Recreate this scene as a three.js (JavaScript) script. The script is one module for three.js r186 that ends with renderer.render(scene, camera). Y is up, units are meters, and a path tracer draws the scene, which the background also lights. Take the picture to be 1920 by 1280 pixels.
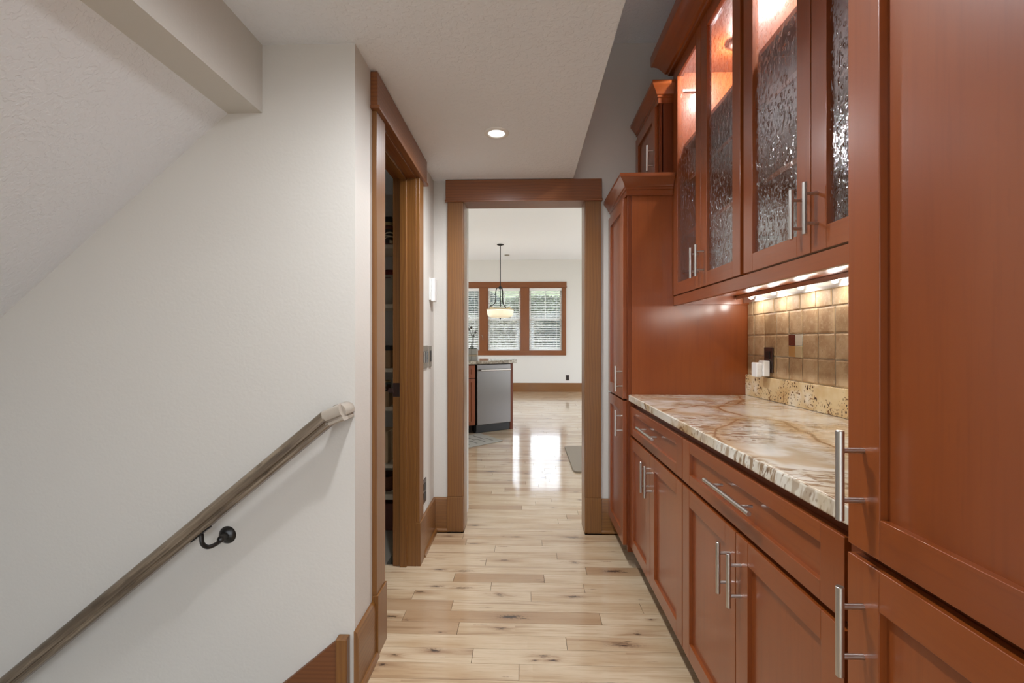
import * as THREE from 'three';
import { RoundedBoxGeometry } from 'three/addons/geometries/RoundedBoxGeometry.js';
import { mergeGeometries, toCreasedNormals } from 'three/addons/utils/BufferGeometryUtils.js';

// ------------------------------------------------------------------ camera, sky, exposure
const scene = new THREE.Scene();
const camera = new THREE.PerspectiveCamera(THREE.MathUtils.radToDeg(2 * Math.atan(640 / 850)), 1.5, 0.02, 200);
camera.position.set(0, 1.148, 0);
camera.rotation.y = Math.atan(25 / 850);
camera.setViewOffset(1920, 1280, 0, -1, 1920, 1280);
camera.updateProjectionMatrix();
const SKY = 5.4;
scene.background = new THREE.Color(0.90, 0.97, 1.07);
scene.backgroundIntensity = SKY;
const renderer = new THREE.WebGLRenderer({ antialias: true });
renderer.toneMapping = THREE.LinearToneMapping;
renderer.toneMappingExposure = 0.89;
renderer.shadowMap.enabled = true;
const HALL_LAMP = 6.0, KITCHEN_LAMP = 2, REAR_LAMP = 8, STRIP_LAMP = 0.05, PUCK_LAMP = 3.0;
const WARM = new THREE.Color(1.0, 0.93, 0.84), NEUTRAL = new THREE.Color(0.95, 0.98, 1.03);

// ------------------------------------------------------------------ random and noise
let seed = 1234567;
function rnd() { seed = (seed * 1664525 + 1013904223) >>> 0; return seed / 4294967296; }
const rr = (a, b) => a + (b - a) * rnd();
const LAT = new Float32Array(65536);
for (let i = 0; i < 65536; i++) LAT[i] = rnd();
const mod = (a, n) => ((a % n) + n) % n;
function vn(x, y, px, py, k = 0) {                                   // value noise with periods px, py
  const xi = Math.floor(x), yi = Math.floor(y), fx = x - xi, fy = y - yi;
  const sx = fx * fx * (3 - 2 * fx), sy = fy * fy * (3 - 2 * fy);
  const x0 = mod(xi, px), x1 = mod(xi + 1, px), y0 = mod(yi, py) * 251 + k * 7919, y1 = mod(yi + 1, py) * 251 + k * 7919;
  const a = LAT[(x0 + y0) & 65535], b = LAT[(x1 + y0) & 65535], c = LAT[(x0 + y1) & 65535], d = LAT[(x1 + y1) & 65535];
  return a + (b - a) * sx + (c - a) * sy + (a - b - c + d) * sx * sy;
}
function fbm(x, y, px, py, oct = 4, k = 0) {
  let s = 0, a = 0.5, t = 0;
  for (let i = 0; i < oct; i++) { s += a * vn(x, y, px, py, k + i); t += a; a *= 0.5; x *= 2; y *= 2; px *= 2; py *= 2; }
  return s / t;
}
const clamp = (x, a = 0, b = 1) => Math.min(b, Math.max(a, x));
const smooth = (a, b, x) => { const t = clamp((x - a) / (b - a)); return t * t * (3 - 2 * t); };
const mix3 = (a, b, t) => [a[0] + (b[0] - a[0]) * t, a[1] + (b[1] - a[1]) * t, a[2] + (b[2] - a[2]) * t];
function tex(w, h, mw, mh, fn, srgb = true) {                          // w x h pixels standing for mw x mh metres
  const d = new Uint8Array(w * h * 4);
  for (let y = 0; y < h; y++) for (let x = 0; x < w; x++) {
    const c = fn(x / w, y / h), o = (y * w + x) * 4;
    d[o] = clamp(c[0]) * 255; d[o + 1] = clamp(c[1]) * 255; d[o + 2] = clamp(c[2]) * 255; d[o + 3] = 255;
  }
  const t = new THREE.DataTexture(d, w, h, THREE.RGBAFormat);
  t.wrapS = t.wrapT = THREE.RepeatWrapping; t.magFilter = THREE.LinearFilter; t.minFilter = THREE.LinearMipmapLinearFilter; t.generateMipmaps = true;
  if (srgb) t.colorSpace = THREE.SRGBColorSpace;
  t.repeat.set(1 / mw, 1 / mh); t.needsUpdate = true;
  return t;
}
const grey = (v) => [v, v, v];
const C = (r, g, b) => [r / 255, g / 255, b / 255];

// ------------------------------------------------------------------ textures (sRGB values)
const cherryTex = tex(512, 1024, 0.6, 1.2, (u, v) => {
  const cloud = fbm(u * 4, v * 3, 4, 3, 4, 3), fine = fbm(u * 90, v * 6, 90, 6, 3, 11), pore = vn(u * 220, v * 14, 220, 14, 31);
  let c = mix3(C(150, 78, 46), C(170, 94, 56), cloud * 1.3 - 0.15);
  c = mix3(c, C(132, 64, 36), clamp((fine - 0.5) * 0.55));
  return mix3(c, C(120, 54, 30), pore > 0.88 ? 0.08 : 0);
});
const firTex = tex(512, 1024, 0.3, 1.5, (u, v) => {
  const wob = fbm(u * 3, v * 3, 3, 3, 3, 5) * 1.1;
  const ring = 0.5 + 0.5 * Math.sin((u * 18 + wob * 3) * Math.PI * 2), fine = fbm(u * 120, v * 8, 120, 8, 2, 17);
  let c = mix3(C(176, 122, 66), C(150, 96, 48), Math.pow(ring, 2) * 0.55);
  c = mix3(c, C(128, 78, 38), clamp((fine - 0.55) * 1.1));
  return mix3(c, C(190, 136, 78), clamp((fbm(u * 2, v * 4, 2, 4, 3, 41) - 0.5) * 0.9));
});
// Sixteen maple boards, one to a row; every plank of the floor is cut from one of them.
const boardTone = [], boardKnots = [];
for (let i = 0; i < 16; i++) {
  boardTone.push([rnd(), rnd(), rnd()]);
  const n = 1 + Math.floor(rnd() * 4), list = [];
  for (let k = 0; k < n; k++) list.push([rnd() * 1.3, rr(0.012, 0.066), rr(0.002, 0.009), rr(0.4, 1), rr(1.3, 5), rnd()]);
  for (let k = 0; k < 2; k++) list.push([rnd() * 1.3, rr(0.004, 0.075), rr(0.0008, 0.0016), rr(0.4, 0.8), rr(8, 26), rnd()]);
  boardKnots.push(list);
}
const plankTex = tex(2048, 1024, 1.3, 1.256, (u, v) => {
  const b = Math.min(15, Math.floor(v * 16)), vy = (v * 16 - b) * 0.0785, x = u * 1.3, tone = boardTone[b];
  let bend = 0, dark = 0, halo = 0;
  for (const [kx, ky, r, str, len, ph] of boardKnots[b]) {
    let dx = x - kx; if (dx > 0.65) dx -= 1.3; if (dx < -0.65) dx += 1.3;
    if (Math.abs(dx) > 0.16) continue;
    const dy = vy - ky + (len > 7 ? dx * (ph - 0.5) * 0.14 : Math.sin(dx * 30 + ph * 6) * 0.002), rough = 0.6 + 0.9 * vn(x * 160, vy * 260, 208, 99, b + 3);
    const q = Math.sqrt(dx * dx / (len * len) + dy * dy) / (r * rough);
    dark = Math.max(dark, str * Math.exp(-q * q * 1.2));
    if (len < 7) { const q2 = Math.hypot(dx / 4.5, dy) / (r * 2.4); halo = Math.max(halo, str * Math.exp(-q2 * q2)); bend += 0.012 * Math.exp(-q2 * q2) * Math.sign(dy); }
  }
  const g = fbm(x * 7, (vy + bend) * 190, 9, 256, 4, b * 5), g2 = fbm(x * 22, (vy + bend) * 620, 29, 512, 2, b * 5 + 40), cl = fbm(x * 3.2, vy * 18 + b * 3, 4, 64, 3, b + 90);
  let c = mix3(C(226, 203, 170), C(197, 165, 126), clamp(tone[0] * 0.6 + (cl - 0.5) * 2.0));
  if (tone[1] > 0.84) c = mix3(c, C(178, 142, 106), 0.6);
  c = mix3(c, C(178, 142, 104), clamp((g - 0.5) * 1.5) * (0.5 + tone[2] * 0.7));
  c = mix3(c, C(150, 112, 80), clamp((g2 - 0.6) * 1.1) * 0.6);
  const streak = smooth(0.66, 0.8, fbm(x * 2.1, vy * 70, 3, 128, 3, b + 140));
  c = mix3(c, C(150, 116, 84), streak * 0.5 * tone[2]);
  c = mix3(c, C(156, 118, 84), halo * 0.8 * (0.3 + g));
  const fibre = fbm(x * 30, (vy + bend) * 420, 39, 512, 2, b * 3 + 60);
  return mix3(c, C(62, 43, 30), clamp(dark * (smooth(0.28, 0.62, fibre) * 1.25 + 0.15)));
});
const graniteVeins = [
  [[0.95, -2.1], [0.9336, -2.0374], [0.8821, -1.8541], [0.8209, -1.7483], [0.6928, -1.6518], [0.6733, -1.5679], [0.6806, -1.4811], [0.7398, -1.3843], [0.7591, -1.3453], [0.7184, -1.2298], [0.7189, -1.1616], [0.6945, -1.0873], [0.6759, -0.9]],
  [[0.6443, -1.4023], [0.594, -1.3215], [0.5202, -1.2403], [0.4725, -1.1473], [0.4584, -1.0]],
  [[0.4703, -1.5489], [0.5405, -1.6186], [0.6602, -1.6959], [0.7429, -1.7299], [0.8469, -1.8531]],
];
function veinDist(line, x, z) {
  let best = 9;
  for (let i = 0; i + 1 < line.length; i++) {
    const K = 1.13, ax = line[i][0] * K, az = line[i][1] * K, bx_ = line[i + 1][0] * K, bz = line[i + 1][1] * K, dx = bx_ - ax, dz = bz - az, t = clamp(((x - ax) * dx + (z - az) * dz) / (dx * dx + dz * dz));
    best = Math.min(best, Math.hypot(x - ax - dx * t, z - az - dz * t));
  }
  return best;
}
const GRX = [0.5, 0.64], GRZ = [-2.34, 1.64];                            // the slab: x from, width; z from, length
const graniteTex = tex(1024, 2048, GRX[1], GRZ[1], (u, v) => {
  const x = GRX[0] + u * GRX[1], z = GRZ[0] + v * GRZ[1];
  const w1 = fbm(x * 6, z * 6, 64, 64, 4, 7) - 0.5, w2 = fbm(x * 6 + 9, z * 6 + 4, 64, 64, 4, 23) - 0.5;
  const a = (x * 0.85 + z * 0.35) + w1 * 0.16, b = (z * 0.9 - x * 0.3) + w2 * 0.2;
  let c = mix3(C(224, 219, 206), C(200, 186, 160), clamp(fbm(a * 22, b * 14, 64, 64, 4, 51) * 2.6 - 0.95));
  c = mix3(c, C(240, 238, 230), clamp(fbm(a * 16, b * 26, 64, 64, 3, 61) * 3.2 - 1.6) * 0.8);
  const rust = clamp(fbm(a * 5 + 3, b * 7, 64, 64, 4, 71) * 4.2 - 2.3), big = fbm(a * 5, b * 5, 64, 64, 3, 83);
  c = mix3(c, C(178, 142, 96), rust * 0.6);
  const a1 = x * 0.9 + z * 0.3 + w1 * 0.04, b1 = z * 0.93 - x * 0.28 + w2 * 0.045, dash = fbm(a1 * 24, b1 * 105, 128, 512, 3, 81), dot = vn(a1 * 80, b1 * 220, 256, 512, 87);
  c = mix3(c, C(128, 98, 68), smooth(0.53, 0.66, dash) * smooth(0.36, 0.6, big) * 0.75);
  c = mix3(c, C(104, 80, 60), smooth(0.76, 0.9, dot) * smooth(0.36, 0.56, big) * 0.6);
  graniteVeins.forEach((line, i) => {
    const d = veinDist(line, x + w1 * 0.05, z + w2 * 0.05), jag = 0.6 + fbm(x * 40, z * 40, 64, 128, 3, 101 + i) * 0.9;
    c = mix3(c, C(186, 142, 88), Math.exp(-Math.pow(d / (0.03 * jag), 2)) * (i === 2 ? 0.12 : 0.5));
    c = mix3(c, C(112, 74, 40), Math.exp(-Math.pow(d / (0.004 * jag), 2)) * (i === 1 ? 0.45 : 0.8));
  });
  return c;
});
const splashTex = tex(1024, 512, 0.8, 0.4, (u, v) => {
  const w = fbm(u * 6, v * 3, 6, 3, 4, 7);
  let c = mix3(C(222, 198, 152), C(198, 160, 106), clamp(fbm(u * 10 + w, v * 5, 10, 5, 4, 13) * 2 - 0.6));
  c = mix3(c, C(232, 220, 196), clamp(fbm(u * 14, v * 7 + w, 14, 7, 3, 29) * 3 - 1.6));
  const patch = fbm(u * 9, v * 5, 9, 5, 3, 37), f = vn(u * 150, v * 75, 150, 75, 5), f2 = vn(u * 70, v * 35, 70, 35, 15);
  if (f > 0.74 && patch > 0.5) c = mix3(c, C(70, 48, 32), clamp((f - 0.74) * 8) * clamp((patch - 0.48) * 9));
  if (f2 > 0.82 && patch > 0.52) c = mix3(c, C(120, 78, 40), clamp((f2 - 0.82) * 8) * 0.9);
  return c;
});
const smallGraniteTex = tex(512, 512, 0.6, 0.6, (u, v) => {
  const c = mix3(C(190, 180, 162), C(120, 108, 92), clamp(fbm(u * 24, v * 24, 24, 24, 4, 5) * 2.4 - 0.8));
  return mix3(c, C(232, 228, 218), vn(u * 90, v * 90, 90, 90, 3) > 0.8 ? 0.7 : 0);
});
const tileTex = tex(1024, 1024, 0.5, 0.5, (u, v) => {
  const a = fbm(u * 10, v * 10, 10, 10, 5, 3), b = fbm(u * 60, v * 60, 60, 60, 3, 13);
  let c = mix3(C(196, 170, 134), C(166, 134, 98), clamp(a * 2.2 - 0.6));
  c = mix3(c, C(208, 190, 160), clamp(b * 3 - 1.7) * 0.6);
  return mix3(c, C(138, 106, 76), clamp(vn(u * 140, v * 140, 140, 140, 7) * 4 - 3.3) * 0.6);
});
const tileBump = tex(512, 512, 0.5, 0.5, (u, v) => grey(0.35 + 0.5 * fbm(u * 40, v * 40, 40, 40, 4, 19) - (vn(u * 110, v * 110, 110, 110, 9) > 0.85 ? 0.3 : 0)), false);
const wallBump = tex(512, 512, 0.5, 0.5, (u, v) => grey(fbm(u * 70, v * 70, 70, 70, 3, 3)), false);
const knockBump = tex(1024, 1024, 0.9, 0.9, (u, v) => grey(smooth(0.42, 0.6, fbm(u * 74, v * 74, 74, 74, 3, 9)) * 0.8 + 0.2 * fbm(u * 150, v * 150, 150, 150, 2, 4)), false);
const fineKnock = knockBump.clone(); fineKnock.repeat.set(1 / 0.55, 1 / 0.55);
const glassBump = tex(1024, 1024, 0.30, 0.45, (u, v) => {
  const a = fbm(u * 22 + 0.8 * fbm(u * 8, v * 8, 8, 8, 3, 2), v * 22, 22, 22, 3, 5), s = vn(u * 46, v * 38, 46, 38, 8);
  return grey(clamp(a * 0.7 + (s > 0.68 ? (s - 0.68) * 3.0 : 0)));
}, false);
const railTex = tex(1024, 256, 1.2, 0.25, (u, v) => {
  const a = fbm(u * 6, v * 40, 6, 40, 4, 3), b = fbm(u * 24, v * 90, 24, 90, 2, 9), n = fbm(u * 9, v * 4, 9, 4, 3, 22);
  const c = mix3(C(140, 124, 104), C(92, 78, 62), clamp(a * 2 - 0.5));
  return mix3(mix3(c, C(58, 46, 36), clamp(b * 2.6 - 1.5) * 0.7), C(48, 38, 30), clamp(n * 5 - 3.4) * 0.8);
});
const wickerTex = tex(256, 256, 0.1, 0.1, (u, v) => { const w = Math.sin(u * 40 * Math.PI) * Math.sin(v * 40 * Math.PI + (Math.floor(u * 40) % 2) * Math.PI); return mix3(C(120, 74, 48), C(60, 34, 22), 0.5 - 0.5 * w); });
const grassTex = tex(512, 512, 9, 9, (u, v) => {
  const c = mix3(C(112, 122, 86), C(156, 156, 128), clamp(fbm(u * 26, v * 26, 26, 26, 4, 3) * 2.4 - 0.7));
  return mix3(c, C(74, 84, 62), clamp(fbm(u * 50, v * 50, 50, 50, 3, 13) * 3 - 1.6));
});
// The jar's printed label: pale scrollwork on near-black paper.
const jarTex = tex(256, 256, 1, 1, (u, v) => {
  const s = Math.abs(v - 0.72 - 0.05 * Math.sin(u * 18)) < 0.05 || Math.abs(v - 0.52) < 0.025 || (Math.abs(v - 0.34 - 0.13 * Math.abs(Math.sin(u * 9 + 0.6))) < 0.03) || (v < 0.24 && Math.abs(Math.sin(u * 16)) > 0.86);
  return s ? C(206, 190, 160) : C(44, 28, 22);
});

// ------------------------------------------------------------------ materials
const mat = (o) => new THREE.MeshPhysicalMaterial(o);
const lin = (r, g, b) => new THREE.Color().setRGB(r, g, b);
const css = (h) => new THREE.Color(h);
const M = {
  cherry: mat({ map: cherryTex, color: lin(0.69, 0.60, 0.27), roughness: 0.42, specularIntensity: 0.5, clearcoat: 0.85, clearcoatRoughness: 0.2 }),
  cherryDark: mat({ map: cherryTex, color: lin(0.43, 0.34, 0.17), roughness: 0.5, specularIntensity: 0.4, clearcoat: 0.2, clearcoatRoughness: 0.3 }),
  toe: mat({ color: css('#2a1a12'), roughness: 0.7 }),
  fir: mat({ map: firTex, color: lin(0.49, 0.44, 0.25), roughness: 0.42, clearcoat: 0.45, clearcoatRoughness: 0.25 }),
  firRed: mat({ map: firTex, color: lin(0.54, 0.38, 0.26), roughness: 0.42, clearcoat: 0.45, clearcoatRoughness: 0.25 }),
  plank: mat({ map: plankTex, color: lin(0.86, 0.86, 0.86), roughness: 0.4, clearcoat: 1, clearcoatRoughness: 0.1, ior: 1.5 }),
  joint: mat({ color: css('#3b2a1c'), roughness: 0.9 }),
  wall: mat({ color: css('#d3cfc7'), roughness: 0.85, bumpMap: wallBump, bumpScale: 0.0003 }),
  ceiling: mat({ color: css('#eff4fa'), roughness: 0.92, bumpMap: knockBump, bumpScale: 0.0009 }),
  slope: mat({ color: css('#eef0f3'), roughness: 0.92, bumpMap: fineKnock, bumpScale: 0.0009 }),
  kitchenWall: mat({ color: css('#dedbd4'), roughness: 0.85, bumpMap: wallBump, bumpScale: 0.0003 }),
  kitchenCeiling: mat({ color: css('#f3f5f8'), roughness: 0.92 }),
  granite: mat({ map: graniteTex, roughness: 0.2, clearcoat: 0.5, clearcoatRoughness: 0.06 }),
  splash: mat({ map: splashTex, roughness: 0.25, clearcoat: 0.4, clearcoatRoughness: 0.1 }),
  smallGranite: mat({ map: smallGraniteTex, roughness: 0.15, clearcoat: 0.6, clearcoatRoughness: 0.05 }),
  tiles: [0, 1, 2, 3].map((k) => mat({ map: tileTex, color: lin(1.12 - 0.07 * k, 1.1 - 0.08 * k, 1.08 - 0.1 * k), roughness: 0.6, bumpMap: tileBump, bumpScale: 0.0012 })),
  grout: mat({ color: css('#dccdb2'), roughness: 0.95 }),
  steel: mat({ color: css('#c9c6c1'), metalness: 1, roughness: 0.3 }),
  dishSteel: mat({ color: css('#7f7b78'), metalness: 1, roughness: 0.28, anisotropy: 0.75 }),
  black: mat({ color: css('#17130f'), roughness: 0.45 }),
  blackSatin: mat({ color: css('#0d0a08'), roughness: 0.35, clearcoat: 0.4, clearcoatRoughness: 0.3 }),
  bronze: mat({ color: css('#2c1710'), roughness: 0.35, clearcoat: 0.5 }),
  rose: mat({ color: css('#1d1512'), roughness: 0.4, metalness: 0.6 }),
  pewter: mat({ color: css('#8f887b'), roughness: 0.4, metalness: 0.7 }),
  white: mat({ color: css('#eeeeea'), roughness: 0.4 }),
  whiteMatte: mat({ color: css('#f0efec'), roughness: 0.7 }),
  slat: mat({ color: css('#f4f3f0'), roughness: 0.8, transmission: 0.5, thickness: 0 }),
  shelf: mat({ color: css('#d8cdb8'), roughness: 0.6 }),
  seeded: mat({ color: 0xffffff, transmission: 1, thickness: 0, roughness: 0.1, ior: 2.3, bumpMap: glassBump, bumpScale: 0.0032 }),
  pane: mat({ color: 0xffffff, transmission: 1, thickness: 0, roughness: 0.0, ior: 1.5 }),
  jarGlass: mat({ color: css('#cfd6cf'), transmission: 1, thickness: 0, roughness: 0.05, ior: 1.5 }),
  rail: mat({ map: railTex, roughness: 0.45, clearcoat: 0.35, clearcoatRoughness: 0.2 }),
  railEnd: mat({ color: css('#a3988a'), roughness: 0.32, clearcoat: 0.6, clearcoatRoughness: 0.12 }),
  skirt: mat({ map: firTex, color: lin(0.42, 0.32, 0.28), roughness: 0.5 }),
  lens: mat({ color: 0xffffff, emissive: lin(1, 0.98, 0.94), emissiveIntensity: 1.6, roughness: 0.5 }),
  bulb: mat({ color: 0xffffff, emissive: lin(1, 0.95, 0.86), emissiveIntensity: 1.4, roughness: 0.5 }),
  shade: mat({ color: css('#f3efe2'), transmission: 0.5, thickness: 0, roughness: 0.95, emissive: lin(1, 0.96, 0.86), emissiveIntensity: 0.05 }),
  iron: mat({ color: css('#2b2a29'), roughness: 0.5, metalness: 0.5 }),
  matGrey: mat({ color: css('#a3a097'), roughness: 0.8 }),
  matLine: mat({ color: css('#6a6862'), roughness: 0.8 }),
  matTan: mat({ color: css('#968a7a'), roughness: 0.75 }),
  cardboard: mat({ color: css('#a98a68'), roughness: 0.9 }),
  carton: mat({ color: css('#c3a987'), roughness: 0.9 }),
  sack: mat({ color: css('#a8a090'), roughness: 0.95 }),
  red: mat({ color: css('#7c2a22'), roughness: 0.6 }),
  jarLabel: mat({ map: jarTex, roughness: 0.6 }),
  wicker: mat({ map: wickerTex, color: lin(1.2, 1.1, 1.0), roughness: 0.8 }),
  lid: mat({ color: css('#b9a47a'), roughness: 0.35, metalness: 0.8 }),
  spice: mat({ color: css('#7a5236'), roughness: 0.9 }),
  chest: mat({ color: css('#5e2f22'), roughness: 0.6 }),
  vinyl: mat({ color: css('#9b968a'), roughness: 0.5 }),
  pot1: mat({ color: css('#a8a49c'), roughness: 0.85 }),
  pot2: mat({ color: css('#b3a38c'), roughness: 0.85 }),
  twig: mat({ color: css('#3f372d'), roughness: 0.9 }),
  petal: mat({ color: css('#e8e6e2'), roughness: 0.7, transmission: 0.3, thickness: 0 }),
  leafDark: mat({ color: css('#2f3a26'), roughness: 0.7 }),
  carpet: mat({ color: css('#b9b0a2'), roughness: 1 }),
  bark: mat({ color: css('#8a7f72'), roughness: 0.95 }),
  leafA: mat({ color: css('#56604a'), roughness: 0.8, transmission: 0.3, thickness: 0 }),
  leafB: mat({ color: css('#75766a'), roughness: 0.8, transmission: 0.3, thickness: 0 }),
  leafC: mat({ color: css('#3c4a44'), roughness: 0.8, transmission: 0.3, thickness: 0 }),
  patio: mat({ color: css('#d6d3cb'), roughness: 0.95 }),
  grass: mat({ map: grassTex, color: lin(0.75, 0.8, 0.8), roughness: 1 }),
  glassBrown: mat({ color: css('#5a2110'), roughness: 0.1, clearcoat: 1 }),
  glassCream: mat({ color: css('#d8d3bf'), roughness: 0.1, clearcoat: 1 }),
  glassGold: mat({ color: css('#b98f54'), roughness: 0.1, clearcoat: 1 }),
  glassSand: mat({ color: css('#cbb98f'), roughness: 0.1, clearcoat: 1 }),
};
M.plank.side = THREE.FrontSide;

// ------------------------------------------------------------------ scene graph helpers
const used = new Map(), origin = new WeakMap();
function numbered(name) { const k = used.get(name) ?? 0; used.set(name, k + 1); return k ? name + '_' + String(k).padStart(3, '0') : name; }
function tag(o, label, category, group, kind) {
  if (label) o.userData.label = label; if (category) o.userData.category = category;
  if (group) o.userData.group = group; if (kind) o.userData.kind = kind;
  return o;
}
function shadows(m) { m.castShadow = true; m.receiveShadow = true; return m; }
function thing(name, label, category, pos = [0, 0, 0], group, kind) {
  const g = new THREE.Group(); g.name = numbered(name); g.position.set(...pos); scene.add(g);
  origin.set(g, pos); return tag(g, label, category, group, kind);
}
function part(parent, name, geo, material, label) {                 // geo in world coordinates of an unturned thing
  const o = origin.get(parent), list = Array.isArray(geo) ? mergeGeometries(geo) : geo;
  if (o[0] || o[1] || o[2]) list.translate(-o[0], -o[1], -o[2]);
  const m = shadows(new THREE.Mesh(list, material)); m.name = numbered(name); parent.add(m); origin.set(m, o);
  if (label) m.userData.label = label;
  return m;
}
function solo(name, label, category, geo, material, group, kind) {
  const g = Array.isArray(geo) ? mergeGeometries(geo) : geo; g.computeBoundingBox();
  const b = g.boundingBox, p = [(b.min.x + b.max.x) / 2, b.min.y, (b.min.z + b.max.z) / 2];
  g.translate(-p[0], -p[1], -p[2]);
  const m = shadows(new THREE.Mesh(g, material)); m.name = numbered(name); m.position.set(...p); scene.add(m); origin.set(m, p);
  return tag(m, label, category, group, kind);
}
const struct = (name, label, category, geo, material) => solo(name, label, category, geo, material, null, 'structure');

// ------------------------------------------------------------------ geometry helpers
const plain = (g) => { const q = g.index ? g.toNonIndexed() : g; for (const k of Object.keys(q.attributes)) if (!['position', 'normal', 'uv'].includes(k)) q.deleteAttribute(k); return q; };
function uvm(g, grain = 'y', off) {                                    // uv in metres, v along the grain
  const p = g.attributes.position, n = g.attributes.normal, uv = new Float32Array(p.count * 2), o = off ?? [rnd() * 3, rnd() * 3];
  const q = { x: 0, y: 1, z: 2 }[grain];
  for (let t = 0; t < p.count; t += 3) {
    let nx = 0, ny = 0, nz = 0;
    for (let k = 0; k < 3; k++) { nx += n.getX(t + k); ny += n.getY(t + k); nz += n.getZ(t + k); }
    const a = [Math.abs(nx), Math.abs(ny), Math.abs(nz)], d = a[0] > a[1] && a[0] > a[2] ? 0 : a[1] > a[2] ? 1 : 2;
    const va = d === q ? (d + 1) % 3 : q, ua = 3 - d - va;
    for (let k = 0; k < 3; k++) { const c = [p.getX(t + k), p.getY(t + k), p.getZ(t + k)]; uv[(t + k) * 2] = c[ua] + o[0]; uv[(t + k) * 2 + 1] = c[va] + o[1]; }
  }
  g.setAttribute('uv', new THREE.BufferAttribute(uv, 2));
  return g;
}
function bx(x0, x1, y0, y1, z0, z1, r = 0.0015, grain = 'y', off) {
  const w = Math.abs(x1 - x0), h = Math.abs(y1 - y0), d = Math.abs(z1 - z0), rad = Math.min(r, w * 0.45, h * 0.45, d * 0.45);
  const g = plain(r > 0 ? new RoundedBoxGeometry(w, h, d, 1, rad) : new THREE.BoxGeometry(w, h, d));
  g.translate((x0 + x1) / 2, (y0 + y1) / 2, (z0 + z1) / 2);
  return uvm(g, grain, off);
}
function rod(a, b, r0, r1 = r0, seg = 14) {
  const A = new THREE.Vector3(...a), B = new THREE.Vector3(...b), L = A.distanceTo(B), g = plain(new THREE.CylinderGeometry(r1, r0, L, seg));
  g.applyQuaternion(new THREE.Quaternion().setFromUnitVectors(new THREE.Vector3(0, 1, 0), B.clone().sub(A).normalize()));
  return g.translate((A.x + B.x) / 2, (A.y + B.y) / 2, (A.z + B.z) / 2);
}
function tube(pts, r, seg = 24, rs = 8) { return plain(new THREE.TubeGeometry(new THREE.CatmullRomCurve3(pts.map((p) => new THREE.Vector3(...p))), seg, r, rs)); }
function lathe(prof, x, y, z, seg = 32) { return plain(new THREE.LatheGeometry(prof.map((p) => new THREE.Vector2(p[0], p[1])), seg)).translate(x, y, z); }
function outward(g) {                                                 // winding turned so that the closed shape's faces look out
  const p = g.attributes.position; let v = 0; const a = new THREE.Vector3(), b = new THREE.Vector3(), c = new THREE.Vector3();
  for (let i = 0; i < p.count; i += 3) { a.fromBufferAttribute(p, i); b.fromBufferAttribute(p, i + 1); c.fromBufferAttribute(p, i + 2); v += a.dot(b.cross(c)); }
  if (v < 0) for (let i = 0; i < p.count; i += 3) for (const at of Object.values(g.attributes)) for (let k = 0; k < at.itemSize; k++) { const s = at.array, i1 = (i + 1) * at.itemSize + k, i2 = (i + 2) * at.itemSize + k; [s[i1], s[i2]] = [s[i2], s[i1]]; }
  g.computeVertexNormals();
  return g;
}
// A moulding: profile [[out, up] ...] swept along a plan path [[x, z] ...] with mitred corners; side +1 or -1 says which side is out.
function moulding(profile, path, side = 1, crease = 0.5) {
  const N = path.length, off = path.map((_, i) => {
    const dir = (a, b) => { const dx = b[0] - a[0], dz = b[1] - a[1], l = Math.hypot(dx, dz); return [-dz / l * side, dx / l * side]; };
    const n1 = i > 0 ? dir(path[i - 1], path[i]) : dir(path[0], path[1]), n2 = i < N - 1 ? dir(path[i], path[i + 1]) : n1;
    const k = 1 + n1[0] * n2[0] + n1[1] * n2[1];
    return [(n1[0] + n2[0]) / k, (n1[1] + n2[1]) / k];
  });
  const at = (i, j) => [path[i][0] + off[i][0] * profile[j][0], profile[j][1], path[i][1] + off[i][1] * profile[j][0]];
  const pos = [], uv = []; let along = 0;
  const cum = [0]; for (let j = 1; j <= profile.length; j++) { const a = profile[j - 1], b = profile[j % profile.length]; cum.push(cum[j - 1] + Math.hypot(a[0] - b[0], a[1] - b[1])); }
  for (let i = 0; i + 1 < N; i++) {
    const L = Math.hypot(path[i + 1][0] - path[i][0], path[i + 1][1] - path[i][1]);
    for (let j = 0; j < profile.length; j++) {
      const k = (j + 1) % profile.length, A = at(i, j), B = at(i + 1, j), D = at(i, k), E = at(i + 1, k);
      pos.push(...A, ...B, ...E, ...A, ...E, ...D);
      uv.push(cum[j], along, cum[j], along + L, cum[j + 1], along + L, cum[j], along, cum[j + 1], along + L, cum[j + 1], along);
    }
    along += L;
  }
  const tri = THREE.ShapeUtils.triangulateShape(profile.map((p) => new THREE.Vector2(p[0], p[1])), []);
  for (const [i, flip] of [[0, true], [N - 1, false]]) for (const t of tri) for (const j of flip ? [t[2], t[1], t[0]] : t) { pos.push(...at(i, j)); uv.push(profile[j][0], profile[j][1]); }
  const g = new THREE.BufferGeometry();
  g.setAttribute('position', new THREE.Float32BufferAttribute(pos, 3)); g.setAttribute('uv', new THREE.Float32BufferAttribute(uv, 2));
  return plain(toCreasedNormals(outward(g), crease));
}
function prism(points, depth, bevel = 0, curve = 6) {                 // an outline in x, y extruded along +z
  const s = new THREE.Shape(points.map((p) => new THREE.Vector2(p[0], p[1])));
  return plain(new THREE.ExtrudeGeometry(s, { depth, bevelEnabled: bevel > 0, bevelThickness: bevel, bevelSize: bevel, bevelSegments: 2, curveSegments: curve }));
}
function slab(points, y0, y1, bevel = 0) {                            // an outline in x, z extruded upwards
  return prism(points.map((p) => [p[0], -p[1]]), y1 - y0 - 2 * bevel, bevel).rotateX(-Math.PI / 2).translate(0, y0 + bevel, 0);
}
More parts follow.
